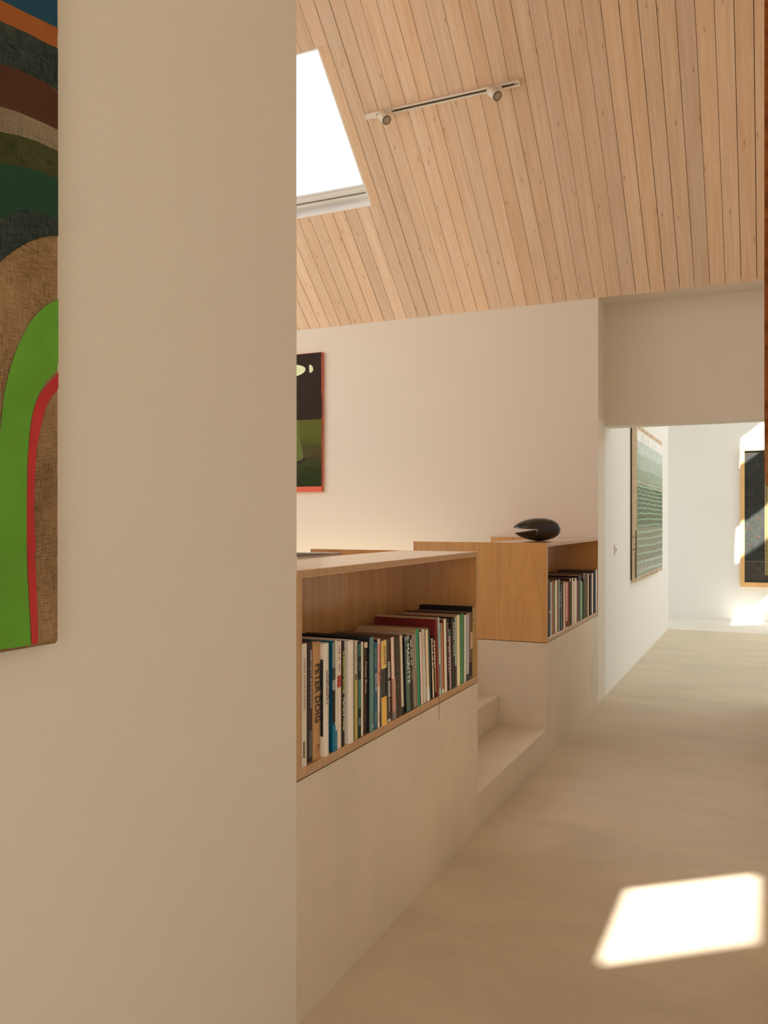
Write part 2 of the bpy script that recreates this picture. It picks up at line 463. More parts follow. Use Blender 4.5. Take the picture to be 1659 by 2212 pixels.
structure(slab('ceiling_south', so, (0, -T, 1), -5.2, .25, 1.6, YR, .04, mat('pine_soffit', (.74, .56, .41), .6),
               [(-4.6, -2.1, 2.18, 2.45)]))  # unseen skylight added for hall light and sun bounce off the raised floor

# skylight: white reveal boards, sash, glass
sk = bpy.data.objects.new('window_1', None); COL.objects.link(sk); structure(sk)
base = Vector(pl(0, SKY1))
def sk_box(name, u0, u1, v0, v1, w0, w1, m, bevel=0):
    """u: x, v: distance up the slope from the lower edge, w: out of the room"""
    bm = bmesh.new(); add_box(bm, (u0, v0, w0), (u1, v1, w1))
    if bevel: bmesh.ops.bevel(bm, geom=bm.edges[:], offset=bevel, segments=2, affect='EDGES')
    o = obj(name, bm, m, sk); mw = slope_rot.to_4x4(); mw.translation = base; o.matrix_local = mw; return o
SL = (SKY1 - SKY0) * L
D = .185
sk_box('reveal_board', SKX0 + .002, SKX1 - .002, .0, .012, .001, D, WHITE)
sk_box('reveal_board', SKX0 + .002, SKX1 - .002, SL - .012, SL, .001, D, WHITE)
sk_box('reveal_board', SKX0, SKX0 + .012, .012, SL - .012, .001, D, WHITE)
sk_box('reveal_board', SKX1 - .012, SKX1, .012, SL - .012, .001, D, WHITE)
sk_box('frame', SKX0 + .012, SKX1 - .012, .012, .030, D - .035, D + .03, WHITE, .002)
sk_box('shadow_gap', SKX0 + .012, SKX1 - .012, .030, .033, D - .02, D + .03, mat('grey_seal', (.2, .19, .17), .7))
sk_box('sash', SKX0 + .012, SKX1 - .012, .033, .075, D - .01, D + .05, WHITE, .003)
sk_box('sash', SKX0 + .012, SKX1 - .012, SL - .05, SL - .012, D - .01, D + .05, WHITE, .003)
sk_box('sash', SKX1 - .03, SKX1 - .012, .075, SL - .05, D - .01, D + .05, WHITE)
sk_box('sash', SKX0 + .012, SKX0 + .04, .075, SL - .05, D - .01, D + .05, WHITE)
sk_box('glazing_bead', SKX0 + .04, SKX1 - .03, .075, .083, D + .012, D + .03, WHITE)
sk_box('pane', SKX0 + .04, SKX1 - .03, .076, SL - .05, D + .03, D + .036, GLASS)

# portals at the openings
portal('portal_skylight', base + slope_rot @ Vector(((SKX0 + SKX1) / 2, SL / 2, D + .06)), -nrm, SKX1 - SKX0, SL, (1, 0, 0))
def gportal(x0, x1, y0, y1, fn, nr):
    c = Vector(fn((x0 + x1) / 2, (y0 + y1) / 2)) + Vector(nr).normalized() * .05
    d = (Vector(fn(x1, y0)) - Vector(fn(x0, y0)))
    portal('portal_roof', c, -Vector(nr), d.length, y1 - y0, d)
gportal(-.362, .10, -.975, -.38, gal, (-.79, 0, 1))
for a, b in ((8.10, 8.72), (9.47, 9.98), (10.735, 11.19)): gportal(-.335, .55, a, b, gal, (-.79, 0, 1))
gportal(2.2, 3.2, 9.0, 11.4, gal2, (.79, 0, 1))
gportal(-4.6, -2.1, 2.18, 2.45, so, (0, -T, 1))
portal('portal_added_window', (-5.01, 3.95, 2.75), (1, 0, 0), 3.3, 2.1, (0, 1, 0))
portal('portal_added_window', (4.21, -2.175, 1.8), (-1, 0, 0), 1.85, 1.6, (0, 1, 0))
portal('portal_added_window', (4.21, 10.6, 1.4), (-1, 0, 0), 2.0, 1.2, (0, 1, 0))
portal('portal_added_window', (-3.21, 11.65, 1.4), (1, 0, 0), .8, 1.4, (0, 1, 0))
portal('portal_added_window', (1.8, -4.21, 1.65), (0, 1, 0), 2.7, 1.7, (1, 0, 0))

# ------------------------------------------------------------------ bookcases
def bookcase(label, y0, y1, zb, zt, panel_t=.024, end_t=.019):
    t = thing('bookcase', label, 'bookcase', (XW, y0, zb))
    def b(n, lo, hi, ax):
        return ply(n, (lo[0] - XW, lo[1] - y0, lo[2] - zb), (hi[0] - XW, hi[1] - y0, hi[2] - zb), t, ax)
    b('side_panel', (-1.97, y0, zb), (XW, y0 + panel_t, zt), 'Y')
    b('side_panel', (-1.97, y1 - end_t, zb), (XW, y1, zt), 'Y')
    b('top_board', (-1.503, y0 + panel_t, zt - .0215), (XW, y1 - end_t, zt), 'Z')
    b('bottom_board', (-1.503, y0 + panel_t, zb), (XW, y1 - end_t, zb + .025), 'Z')
    b('back_panel', (-1.49, y0 + panel_t, zb + .025), (-1.472, y1 - end_t, zt - .0215), 'X')
    b('rear_shelf', (-1.97, y0 + panel_t, zt - .105), (-1.503, y1 - end_t, zt - .083), 'Z')
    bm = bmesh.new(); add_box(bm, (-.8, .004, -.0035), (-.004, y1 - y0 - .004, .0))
    obj('gap_shade_strip', bm, DARK, t)  # added dark spacer, its colour stands in for shade under the case
    return t
ZB1, ZT1 = .6515, 1.215
ZB2, ZT2 = .6545, 1.2215
bookcase('birch plywood bookcase nearest the camera, packed with art books', 1.9565, 3.4875, ZB1, ZT1, end_t=.0185)
bookcase('birch plywood bookcase against the back wall, under the black sculpture', 4.7335, 6.298, ZB2, ZT2, end_t=.008)

# ------------------------------------------------------------------ books
PAGE = mat('book_pages', (.60, .52, .40), .9, .2, noise=(90, .12))
PAGE2 = mat('aged_book_pages', (.42, .31, .20), .9, .2, noise=(90, .15))
_txt = {}
def text_mesh(s):
    if s not in _txt:
        c = bpy.data.curves.new('title', 'FONT'); c.body = s; c.size = 1; c.resolution_u = 2; c.offset = .018
        o = bpy.data.objects.new('title', c); COL.objects.link(o)
        dg = bpy.context.evaluated_depsgraph_get(); dg.update()
        me = bpy.data.meshes.new_from_object(o.evaluated_get(dg))
        COL.objects.unlink(o); bpy.data.objects.remove(o)
        xs_ = [v.co.x for v in me.vertices]; ys_ = [v.co.y for v in me.vertices]
        _txt[s] = (me, min(xs_), max(xs_), min(ys_), max(ys_))
    return _txt[s]

def lettering(name, s, m, length, height, parent, origin, xa, ya, thin=False):
    """s fitted to length x height; origin = its first lower corner; xa/ya = reading / up direction"""
    me, x0, x1, y0, y1 = text_mesh(s)
    sx, sy = length / (x1 - x0), height / (y1 - y0)
    xa, ya = Vector(xa), Vector(ya); za = xa.cross(ya)
    me2 = me.copy()
    M = Matrix((xa, ya, za)).transposed()
    for v in me2.vertices:
        v.co = M @ Vector(((v.co.x - x0) * sx, (v.co.y - y0) * sy, 0))
    me2.materials.clear(); me2.materials.append(m)
    o = bpy.data.objects.new(name, me2); COL.objects.link(o); o.parent = parent; o.location = origin
    if 'ı' in s or '. ' in s or 'o ' in s: o['kind'] = 'stuff'      # marks too small to read or pick apart
    return o

def book(label, loc, D_, T_, H_, col, lean=0, hard=True, prints=(), texts=(), side=None, board=None, group=None, pages=PAGE, rough=.45, marks=0, worn=False):
    """book standing with its spine to +X; origin = lower spine corner on the near side.
       prints: (colour, z0, z1, y0, y1) fractions of the spine; texts: (string, colour, z_top, z_bottom, y0, y1) fractions"""
    c = .0026 if hard else .0007
    bulge = min(.003, T_ * .12) if hard and T_ > .012 else .0004
    inset = .0035 if hard else .0
    bm = bmesh.new()
    outer = [(-D_, 0), (-bulge * .6, 0), (0, T_ * .18), (bulge * .35, T_ * .5), (0, T_ * .82), (-bulge * .6, T_), (-D_, T_)]
    inner = [(-D_, T_ - c), (-c - .002, T_ - c), (-c - .002, c), (-D_, c)]
    pts = outer + inner
    lo = [bm.verts.new((x, y, 0)) for x, y in pts]
    hi = [bm.verts.new((x, y, H_)) for x, y in pts]
    if worn:   # chipped top of the jacket
        for i in (2, 3, 4): hi[i].co.z -= random.uniform(.004, .012)
    n = len(pts)
    for i in range(n): bm.faces.new((lo[i], lo[(i + 1) % n], hi[(i + 1) % n], hi[i]))
    # caps as quads/tris between outer and inner outline
    o7, i4 = list(range(7)), [7, 8, 9, 10]
    caps = [(0, 1, 9, 10), (1, 2, 9), (2, 3, 9), (3, 8, 9), (3, 4, 8), (4, 5, 8), (5, 6, 7, 8)]
    for q in caps:
        bm.faces.new([lo[i] for i in q][::-1]); bm.faces.new([hi[i] for i in q])
    bmesh.ops.recalc_face_normals(bm, faces=bm.faces[:])
    m = mat('cover_cloth' if hard else 'cover_card', col, .7, .22)
    bm.normal_update()
    for f in bm.faces:
        if abs(f.normal.y) > .9 or f.calc_center_median().x < -.02: f.material_index = 1
    o = obj('book', bm, [m, mat('cover_boards', board or col, .7, .2)])
    o.location = loc; o.rotation_euler = (lean, 0, 0)
    tag(o, label, 'book', group)
    bm = bmesh.new(); add_box(bm, (-D_ + inset, c + .0002, inset * .6), (-c - .003, T_ - c - .0002, H_ - inset))
    obj('pages', bm, pages, o)
    xf = bulge * .35 + .0004
    for k, (cc, z0, z1, a, b) in enumerate(prints):
        bm = bmesh.new(); add_box(bm, (-.001, a * T_, z0 * H_), (xf + .0002 * k, b * T_, z1 * H_))
        obj('spine_print', bm, mat('print', cc, .68, .22), o)
    for s, cc, zt, zb, a, b in texts:
        lettering('lettering', s, mat('ink', cc, .5), (zt - zb) * H_, (b - a) * T_, o, (xf + .0012, a * T_, zt * H_), (0, 0, -1), (0, 1, 0))
    if side:
        cc, z0, z1 = side
        bm = bmesh.new(); add_box(bm, (-D_ * .8, -.0003, z0 * H_), (-.004, .0004, z1 * H_))
        obj('cover_picture', bm, mat('print', cc, .68, .22), o)
    return o

INK_D, INK_W = A(60, 45, 30), A(215, 200, 175)
def zz(v, top, bot):     # spine pixel row -> fraction of the height
    return (bot - v) / (bot - top)

# u0,u1 = spine edges at the foot (photo columns), vt = top row, sb = set back from the front edge, lean px
# (u0, u1, vt, sb, lean, depth, hard, colour, label, options)
K = A
S1 = [
 (651.4, 662.6, 1391, .003, 0, .215, 0, K(182,162,134), 'cream paperback with brown serif title, first book at the near end of the shelf',
   dict(prints=[(K(80,55,40), .075, .205, .32, .72)], texts=[('Caspar David Friedrich', K(120,85,60), .885, .47, .32, .72), ('PRESTEL', K(190,170,140), .20, .08, .42, .62)])),
 (664.8, 675.6, 1386, .012, 0, .225, 1, K(58,44,36), 'dark brown book with white capitals, left of the kraft paper book',
   dict(texts=[("REMBRANDT'S SELF-PORTRAITS", K(190,175,155), .93, .45, .38, .62)], prints=[(K(88,80,68), .04, .26, .3, .7)])),
 (676.8, 693.2, 1388, .010, 0, .235, 1, K(158,112,68), 'kraft brown hardback with big black capitals on its spine',
   dict(texts=[('PETER DOIG', K(32,24,20), .815, .315, .15, .86), ('R.', K(90,55,30), .125, .06, .42, .72)], worn=True)),
 (699.0, 711.0, 1390, -.001, 0, .24, 1, K(190,170,142), 'white hardback with thin brown lettering and a black picture on its cover',
   dict(texts=[('SARGENT', K(120,95,70), .76, .45, .25, .85), ('ı ı : ı ı ı ı ı', K(165,140,110), .93, .80, .45, .75), ('ı ı ı ı : ı ı ı ı ı', K(165,140,110), .40, .22, .5, .72)], side=(K(30,28,26), .18, .86))),
 (717.5, 723.8, 1386, .003, 0, .27, 1, K(10,60,74), 'deep teal hardback with a dark photograph on its spine',
   dict(prints=[(K(120,112,95), .76, .99, .1, 1.0), (K(62,56,44), .65, .76, .1, 1.0), (K(135,128,110), .56, .65, .1, 1.0), (K(44,38,28), .26, .56, .1, .9), (K(36,92,104), .0, .24, .1, 1.0)])),
 (724.0, 728.6, 1384, .003, 0, .25, 0, K(185,168,138), 'thin cream paperback right of the deep teal hardback', dict(prints=[(K(60,95,110), 0, .18, .2, 1)])),
 (728.9, 737.0, 1385, .004, 0, .24, 0, K(190,165,138), 'cream paperback with a red patch on its spine',
   dict(prints=[(K(150,60,48), .57, .68, .0, 1.0)], texts=[('ıııı ıı ıııı', K(120,80,90), .95, .72, .3, .6)])),
 (738.2, 744.6, 1385, .006, 0, .235, 1, K(42,32,26), 'black book with yellow lettering on its spine',
   dict(texts=[('IN SHADOWS I BOOGIE', K(190,180,70), .905, .50, .15, .82), ('Harland Miller', K(200,195,110), .46, .14, .2, .8)])),
 (753.5, 764.8, 1384, -.001, 0, .245, 1, K(196,175,148), 'thick ivory hardback with tiny spaced black letters',
   dict(texts=[('. : . : . .   . : . : . : . .', K(70,55,45), .88, .34, .55, .72)], worn=True)),
 (765.6, 772.0, 1384, .004, 0, .24, 0, K(168,150,120), 'cream paperback with an ochre lower half',
   dict(prints=[(K(160,135,70), .0, .62, .0, 1.0), (K(95,65,35), .60, .66, .25, .8)], texts=[('ııı ıııııı ııı', K(125,95,65), .95, .70, .35, .65)])),
 (773.5, 779.8, 1385, .006, 0, .25, 0, K(28,40,32), 'dark green paperback painted with leaves and pond water',
   dict(prints=[(K(50,84,68), .84, .97, 0, 1), (K(62,100,84), .30, .60, .1, 1), (K(88,110,95), .12, .2, .2, .8), (K(50,80,66), .7, .78, .3, 1)])),
 (780.2, 784.3, 1387, .006, 0, .24, 0, K(196,172,142), 'thin cream book left of the dark brown book with a torn jacket', {}),
 (785.2, 793.0, 1388, .010, 0, .24, 1, K(62,46,34), 'dark brown book with orange serif title and torn jacket',
   dict(texts=[('Francis Bacon', K(205,160,120), .79, .44, .3, .7)], prints=[(K(196,160,120), .94, 1.0, .2, 1)], worn=True)),
 (796.6, 808.0, 1377, .000, 0, .25, 1, K(86,108,94), 'wide grey green hardback with a small white emblem',
   dict(texts=[('Norbert Lynton', K(150,165,150), .42, .19, .42, .64), ('<>', K(225,215,195), .085, .04, .35, .7)])),
 (808.8, 814.2, 1388, .005, 0, .22, 0, K(46,88,98), 'blue paperback with mixed green and cream lettering',
   dict(texts=[('EROTIC ART', K(200,185,150), .64, .43, .15, .85), ('ııı ııııı', K(120,150,90), .93, .72, .15, .6), ('ıııııı', K(120,160,120), .2, .08, .2, .6)])),
 (814.8, 820.4, 1381, .003, 0, .225, 0, K(205,172,142), 'pink cream paperback with bold red lettering',
   dict(texts=[('SUPER ART INFORMATION', K(190,60,48), .95, .48, .1, .9), ('TASCHEN', K(150,80,50), .18, .07, .3, .7)])),
 (825.0, 835.0, 1381, .000, 2, .265, 1, K(62,56,44), 'dark grey book with orange ends and a torn edge',
   dict(prints=[(K(215,150,70), .0, .33, 0, 1), (K(215,158,85), .66, .985, 0, 1)], texts=[('ALEX KATZ', K(95,75,50), .92, .70, .4, .85)], side=(K(20,72,72), 0, .985))),
 (837.6, 843.2, 1380, .006, 2.6, .25, 1, K(70,64,54), 'charcoal book with chalk white script',
   dict(texts=[('ıııııııı ıııııııı', K(190,180,160), .72, .30, .1, .9), ('~~~~~~', K(150,142,122), .28, .12, .2, .8)], prints=[(K(190,175,140), 0, .03, 0, 1)])),
 (849.0, 855.2, 1377, .003, 4.5, .25, 1, K(196,160,135), 'rose and cream book with a dark red cover side',
   dict(side=(K(92,40,26), .1, .95), prints=[(K(170,120,95), .1, .5, 0, 1), (K(120,105,90), 0, .1, 0, 1)])),
 (855.6, 867.0, 1377, .006, 5.0, .25, 1, K(64,52,38), 'wide dark brown book with two lines of dotted lettering',
   dict(texts=[('. . : . : . . : . : . . : . : . .', K(165,145,110), .98, .42, .72, .84), ('ıııııı ıııııı ııı ıııı', K(120,100,70), .88, .34, .32, .42)])),
 (867.6, 873.2, 1373, .003, 5.2, .26, 1, K(192,166,130), 'cream book with a black block at its foot', dict(prints=[(K(22,20,18), .0, .1, 0, 1), (K(60,62,50), .1, .48, .7, 1)])),
 (879.6, 888.0, 1374, .002, 5.8, .26, 1, K(78,88,70), 'moss green book with large pale capitals',
   dict(texts=[('MAGRITTE', K(190,188,165), .89, .37, .15, .85)], prints=[(K(120,122,100), .95, 1.0, 0, 1)])),
 (888.6, 893.4, 1378, .004, 5.8, .25, 1, K(58,46,36), 'dark brown book with small bold white title',
   dict(texts=[('ııııı ıııııı ıııı', K(210,185,150), .97, .62, .2, .7), ('ıııııı', K(160,135,105), .55, .42, .3, .6)])),
 (893.8, 900.2, 1371, .006, 5.6, .24, 0, K(128,112,88), 'taupe paperback left of the bright green spine', {}),
 (903.6, 909.2, 1359, .000, 5.4, .24, 1, K(56,120,82), 'bright green hardback leaning in the middle of the near shelf', dict(side=(K(160,155,130), .5, .95))),
 (909.8, 914.4, 1366, .002, 5.0, .23, 0, K(196,168,142), 'pinkish cream paperback right of the bright green hardback', {}),
 (915.0, 921.4, 1360, .003, 5.0, .23, 0, K(178,162,134), 'grey cream book with faint red lettering',
   dict(texts=[('ı ı ı ı ı ı', K(190,70,50), .92, .66, .3, .7)])),
 (922.4, 928.0, 1361, .003, 4.4, .25, 0, K(206,170,130), 'peach paperback with a pale foot', dict(prints=[(K(200,185,160), 0, .2, 0, 1)])),
 (929.0, 932.4, 1357, .010, 4.2, .25, 1, K(52,62,50), 'dark green thin book left of the cream booklet', {}),
 (932.8, 936.8, 1381, .006, 4.0, .21, 0, K(192,165,128), 'short cream booklet among taller spines', dict(texts=[('ııııı', K(70,50,40), .95, .5, .3, .7)])),
 (937.4, 942.0, 1377, .006, 4.0, .22, 1, K(40,30,26), 'short black book with an ochre cover edge', dict(prints=[(K(190,145,85), .08, .95, .7, 1)], texts=[('ıııııııı', K(205,190,160), .94, .5, .1, .6)])),
 (942.6, 947.4, 1340, .004, 4.0, .26, 1, K(98,28, 22), 'tall dark red hardback with a ribbon marker', {}),
 (947.8, 951.0, 1335, .000, 3.6, .26, 0, K(170,162,145), 'tall grey book with a blue and mauve painted spine', dict(prints=[(K(110,150,150), .6, .85, .2, 1), (K(120,95,95), .1, .4, 0, .8)])),
 (951.4, 954.6, 1350, .002, 3.4, .25, 0, K(132,140,126), 'grey teal thin book', dict(prints=[(K(40,125,135), .92, .99, 0, 1)])),
 (955.2, 959.0, 1347, .003, 3.2, .25, 0, K(172,105,58), 'orange brown book with a pale foot', dict(prints=[(K(210,190,160), .0, .06, 0, 1)])),
 (959.6, 966.0, 1338, .000, 3.0, .26, 0, K(206,178,145), 'cream book right of the orange brown one', {}),
 (966.6, 970.8, 1338, .005, 3.0, .25, 1, K(55,44,38), 'dark book with a narrow line of white letters', dict(texts=[('ıııııı ıı ııııı', K(180,160,140), .95, .25, .35, .62)])),
 (971.4, 975.4, 1361, .004, 2.8, .23, 0, K(165,130,115), 'short mauve pink paperback', dict(prints=[(K(70,92,80), .9, 1, 0, 1)])),
 (976.0, 982.6, 1336, .000, 2.2, .26, 1, K(58,50,42), 'charcoal hardback with spaced white capitals',
   dict(texts=[('FRANS HALS', K(215,200,170), .935, .46, .3, .75)])),
 (983.2, 986.8, 1333, .004, 1.6, .25, 0, K(140,142,122), 'thin grey green book', dict(prints=[(K(80,66,54), 0, .3, 0, 1)])),
 (987.4, 994.8, 1329, .001, 1.2, .26, 1, K(214,180,134), 'peach hardback with faint orange capitals', dict(texts=[('ı ı ı ı ı ı ı ı ı ı', K(205,150,100), .94, .5, .3, .7)])),
 (995.4, 1001.6, 1326, .000, .4, .26, 1, K(70,114,68), 'leaf green hardback near the far end of the near shelf', {}),
 (1002.2, 1006.8, 1329, .003, 0, .25, 0, K(178,172,142), 'pale olive cream paperback right of the leaf green hardback', {}),
 (1007.4, 1014.2, 1326, .001, 0, .255, 1, K(150,138,128), 'grey lavender book with white marks and a dark foot', dict(prints=[(K(60,52,48), 0, .1, 0, 1)], texts=[('. . . . .', K(215,205,190), .92, .72, .35, .6)])),
 (1014.8, 1020.2, 1323, .002, 0, .26, 1, K(105,72,50), 'mottled brown book', dict(prints=[(K(170,130,95), .45, .7, .2, 1), (K(50,34,30), .05, .25, 0, .8)])),
 (1021.2, 1026.6, 1311, .003, 0, .25, 1, K(140,112,62), 'olive gold hardback at the far end of the near shelf', dict(texts=[('. . . . . .', K(215,190,130), .96, .5, .4, .65)])),
]
prev_y1, prev_s, prev_H = 1.9825, 0, .3
ZS1 = ZB1 + .025
BK = []
BOARDS = [A(40, 28, 22), A(66, 40, 30), A(150, 112, 76), A(30, 26, 24), A(96, 66, 44), A(54, 26, 24), A(120, 92, 62), A(40, 40, 36)]
for i, (u0, u1, vt, sb, lp, dep, hard, col, look, opt) in enumerate(S1):
    X = XW - .002 - sb
    pa, pb = at_x(u0, 1560 - .2 * (u0 - 650), X), at_x(u1, 1560 - .2 * (u0 - 650), X)
    um = (u0 + u1) / 2 - lp
    top = at_x(um, vt, X)
    H = top.z - ZS1
    # lean: photo shift of the top against the foot
    dy = at_x(u0, 1500, X).y - at_x(u0 - lp, 1500, X).y
    ang = math.asin(min(.3, .88 * dy / H))
    y0, y1 = pa.y, pb.y
    tk = (y1 - y0)
    need = prev_y1 + .0004 + max(0, min(H, prev_H) * (math.sin(ang) - prev_s))
    if y0 < need:
        y0 = need; y1 = max(y1, y0 + tk * .8)
    tk = min((y1 - y0) * math.cos(ang), .06)
    H = H / math.cos(ang) - tk * math.sin(ang) * .5
    o = dict(opt)
    if not any(w in look for w in ('ivory', 'deep teal', 'kraft', 'thin brown lettering', 'dark red hardback')): o['board'] = BOARDS[(i * 5 + 2) % 8]
    dep = min(dep, .30) - max(0, sb)
    b = book(look + ', near bookcase' if len(look.split()) <= 12 else look, (X, y0, ZS1 + .0003), dep, tk, H, col, lean=ang, hard=bool(hard), group='art books in the near bookcase', pages=PAGE if i % 3 else PAGE2, **o)
    BK.append(b)
    prev_y1, prev_s, prev_H = y0 + tk / math.cos(ang), math.sin(ang), H

# ribbon marker of the dark red book
rb = [b for b in BK if 'ribbon' in b['label']][0]
bm = bmesh.new()
pts = [(-.003, .002, .016), (.005, .003, .012), (.0095, .004, .002), (.0085, .0065, -.012), (.0075, .0075, -.035), (.0072, .003, -.06), (.0075, .006, -.085)]
prev = None
for p in pts:
    a = bm.verts.new(p); b2 = bm.verts.new((p[0], p[1] + .0028, p[2])); c2 = bm.verts.new((p[0] + .0006, p[1] + .0014, p[2]))
    cur = (a, c2, b2)
    if prev:
        for q in range(3): bm.faces.new((prev[q], prev[(q + 1) % 3], cur[(q + 1) % 3], cur[q]))
    prev = cur
r = obj('ribbon_marker', bm, mat('red_ribbon', A(110, 30, 22), .6), rb)
r.rotation_euler = (-rb.rotation_euler.x, 0, 0)

# far bookcase: rows read from a 13.01x enlargement whose origin is (1180,1220)
S2 = [
 (68,118,480,K(78,76,62),'dark grey book with a cream band', dict(prints=[(K(140,130,100),.42,.47,0,1)])),
 (121,172,488,K(172,168,150),'silver white book', {}),
 (176,213,470,K(140,95,50),'ochre brown book', {}),
 (216,235,448,K(205,178,142),'thin cream booklet', {}),
 (239,272,540,K(32,28,24),'black green paperback', dict(prints=[(K(90,40,60),.0,.2,.2,.8)])),
 (276,343,440,K(200,178,142),'wide cream book', {}),
 (347,372,445,K(150,120,100),'grey pink book', {}),
 (375,400,410,K(130,140,132),'steel blue tall book', dict(texts=[('ıııııı ııı',K(200,180,150),.75,.45,.3,.7)])),
 (404,440,470,K(30,26,22),'black book with small pale marks', dict(texts=[('o o o o',K(190,180,160),.8,.5,.3,.7)])),
 (444,485,540,K(104,104,98),'slate grey paperback', {}),
 (488,514,522,K(175,150,118),'sand coloured book', {}),
 (517,543,470,K(208,172,128),'peach book', {}),
 (546,570,490,K(170,62,50),'thin scarlet book', {}),
 (573,604,500,K(226,208,172),'white book with stacked black letters', dict(texts=[('o x o x o x o',K(30,34,26),.83,.18,.2,.8)],prints=[(K(30,60,36),.02,.15,0,1)])),
 (609,664,500,K(176,52,46),'wide red book', {}),
 (668,698,468,K(30,34,28),'black green tall book', {}),
 (702,735,380,K(178,162,130),'sage cream book', {}),
 (738,768,372,K(214,192,156),'pale cream tall book', {}),
 (772,832,460,K(186,160,124),'wide taupe book', {}),
 (836,888,370,K(224,200,166),'broad ivory book', {}),
 (892,934,440,K(120,66,48),'red brown book', {}),
 (938,998,296,K(66,68,60),'charcoal tall book', {}),
 (1002,1028,440,K(160,168,134),'pale green book', {}),
 (1032,1058,490,K(70,120,52),'grass green paperback', {}),
 (1062,1094,360,K(46,38,30),'umber book', {}),
 (1098,1130,222,K(128,112,98),'grey book with a reddish line', {}),
 (1134,1158,210,K(84,80,66),'olive grey book', {}),
 (1161,1184,250,K(34,28,24),'thin black book', {}),
 (1187,1216,240,K(206,150,130),'white and red speckled book', dict(texts=[('ıııııı ıııı',K(140,40,36),.9,.5,.2,.8)])),
 (1219,1250,240,K(204,170,130),'tan cream book', {}),
 (1254,1304,262,K(40,28,24),'black brown book', {}),
 (1308,1360,232,K(186,160,134),'mushroom coloured book', {}),
 (1366,1428,160,K(24,28,26),'thick black book', {}),
 (1432,1462,130,K(214,196,162),'white book at the wall end', {}),
]
YS, run, SPAN = 4.7335 + .0245, 4.7335 + .0245, []
for a, b_, *_r in S2:      # first pass: widths as read, then fitted between the side panels
    ya, yb_ = at_x(1180 + a / 13.01, 1300, XW - .005).y, at_x(1180 + b_ / 13.01, 1300, XW - .005).y
    ya = max(ya, run); run = max(yb_, ya + .007); SPAN.append((ya, run)); run += .0006
KF = (6.2878 - YS) / (run - YS)
ZS2 = ZB2 + .025
for i, (a, b_, vt, col, look, opt) in enumerate(S2):
    sb = random.choice((.001, .004, .008)); X = XW - .002 - sb
    u0, u1 = 1180 + a / 13.01, 1180 + b_ / 13.01
    y0, y1 = (YS + (q - YS) * KF for q in SPAN[i])
    H = at_x((u0 + u1) / 2, 1220 + vt / 13.01, X).z - ZS2
    tk = y1 - y0
    book(look + ', in the far bookcase', (X, y0, ZS2 + .0003), random.uniform(.2, .3), tk, H, col, hard=(i % 3 > 0), board=BOARDS[(i * 3 + 1) % 8],
         group='books in the far bookcase', pages=PAGE2 if i % 2 else PAGE, **opt)

# stack of books on the rear shelf of the near bookcase
zr = ZT1 - .083
def flat_book(label, x0, x1, y0, y1, z, th, col, pg, curl=0):
    bm = bmesh.new()
    add_box(bm, (0, 0, 0), (x1 - x0, y1 - y0, .002)); 
    # top cover, slightly lifted at its far end
    n = 8; prev = None
    for k in range(n + 1):
        yy = (y1 - y0) * k / n; zc = th - .002 + curl * (k / n) ** 3
        row = [bm.verts.new(p) for p in ((0, yy, zc), (x1 - x0, yy, zc), (x1 - x0, yy, zc + .002), (0, yy, zc + .002))]
        if prev:
            for q in range(4): bm.faces.new((prev[q], prev[(q + 1) % 4], row[(q + 1) % 4], row[q]))
        else: bm.faces.new(row)
        prev = row
    bm.faces.new(prev[::-1])
    add_box(bm, (0, 0, .002), (.003, y1 - y0, th - .002))
    bmesh.ops.recalc_face_normals(bm, faces=bm.faces[:])
    o = obj('book', bm, mat('cover_card', col, .4)); o.location = (x0, y0, z); tag(o, label, 'book', 'books lying on the rear shelf')
    bm = bmesh.new(); add_box(bm, (.003, .003, .0021), (x1 - x0 - .003, y1 - y0 - .003, th - .0021))
    obj('pages', bm, pg, o)
    return o
PG_W = mat('white_pages', (.78, .72, .62), .85, .2)
flat_book('thick book lying at the bottom of the stack on the rear shelf', -1.80, -1.558, 2.655, 2.99, zr + .0003, .03, A(120, 100, 80), PG_W)
flat_book('pale paperback lying in the middle of the stack on the rear shelf', -1.80, -1.560, 2.66, 2.985, zr + .0306, .030, A(190, 165, 135), PG_W)
flat_book('dark covered book lying on top of the stack behind the near bookcase', -1.80, -1.556, 2.65, 3.0, zr + .0609, .029, A(36, 20, 24), PG_W, curl=-.004)

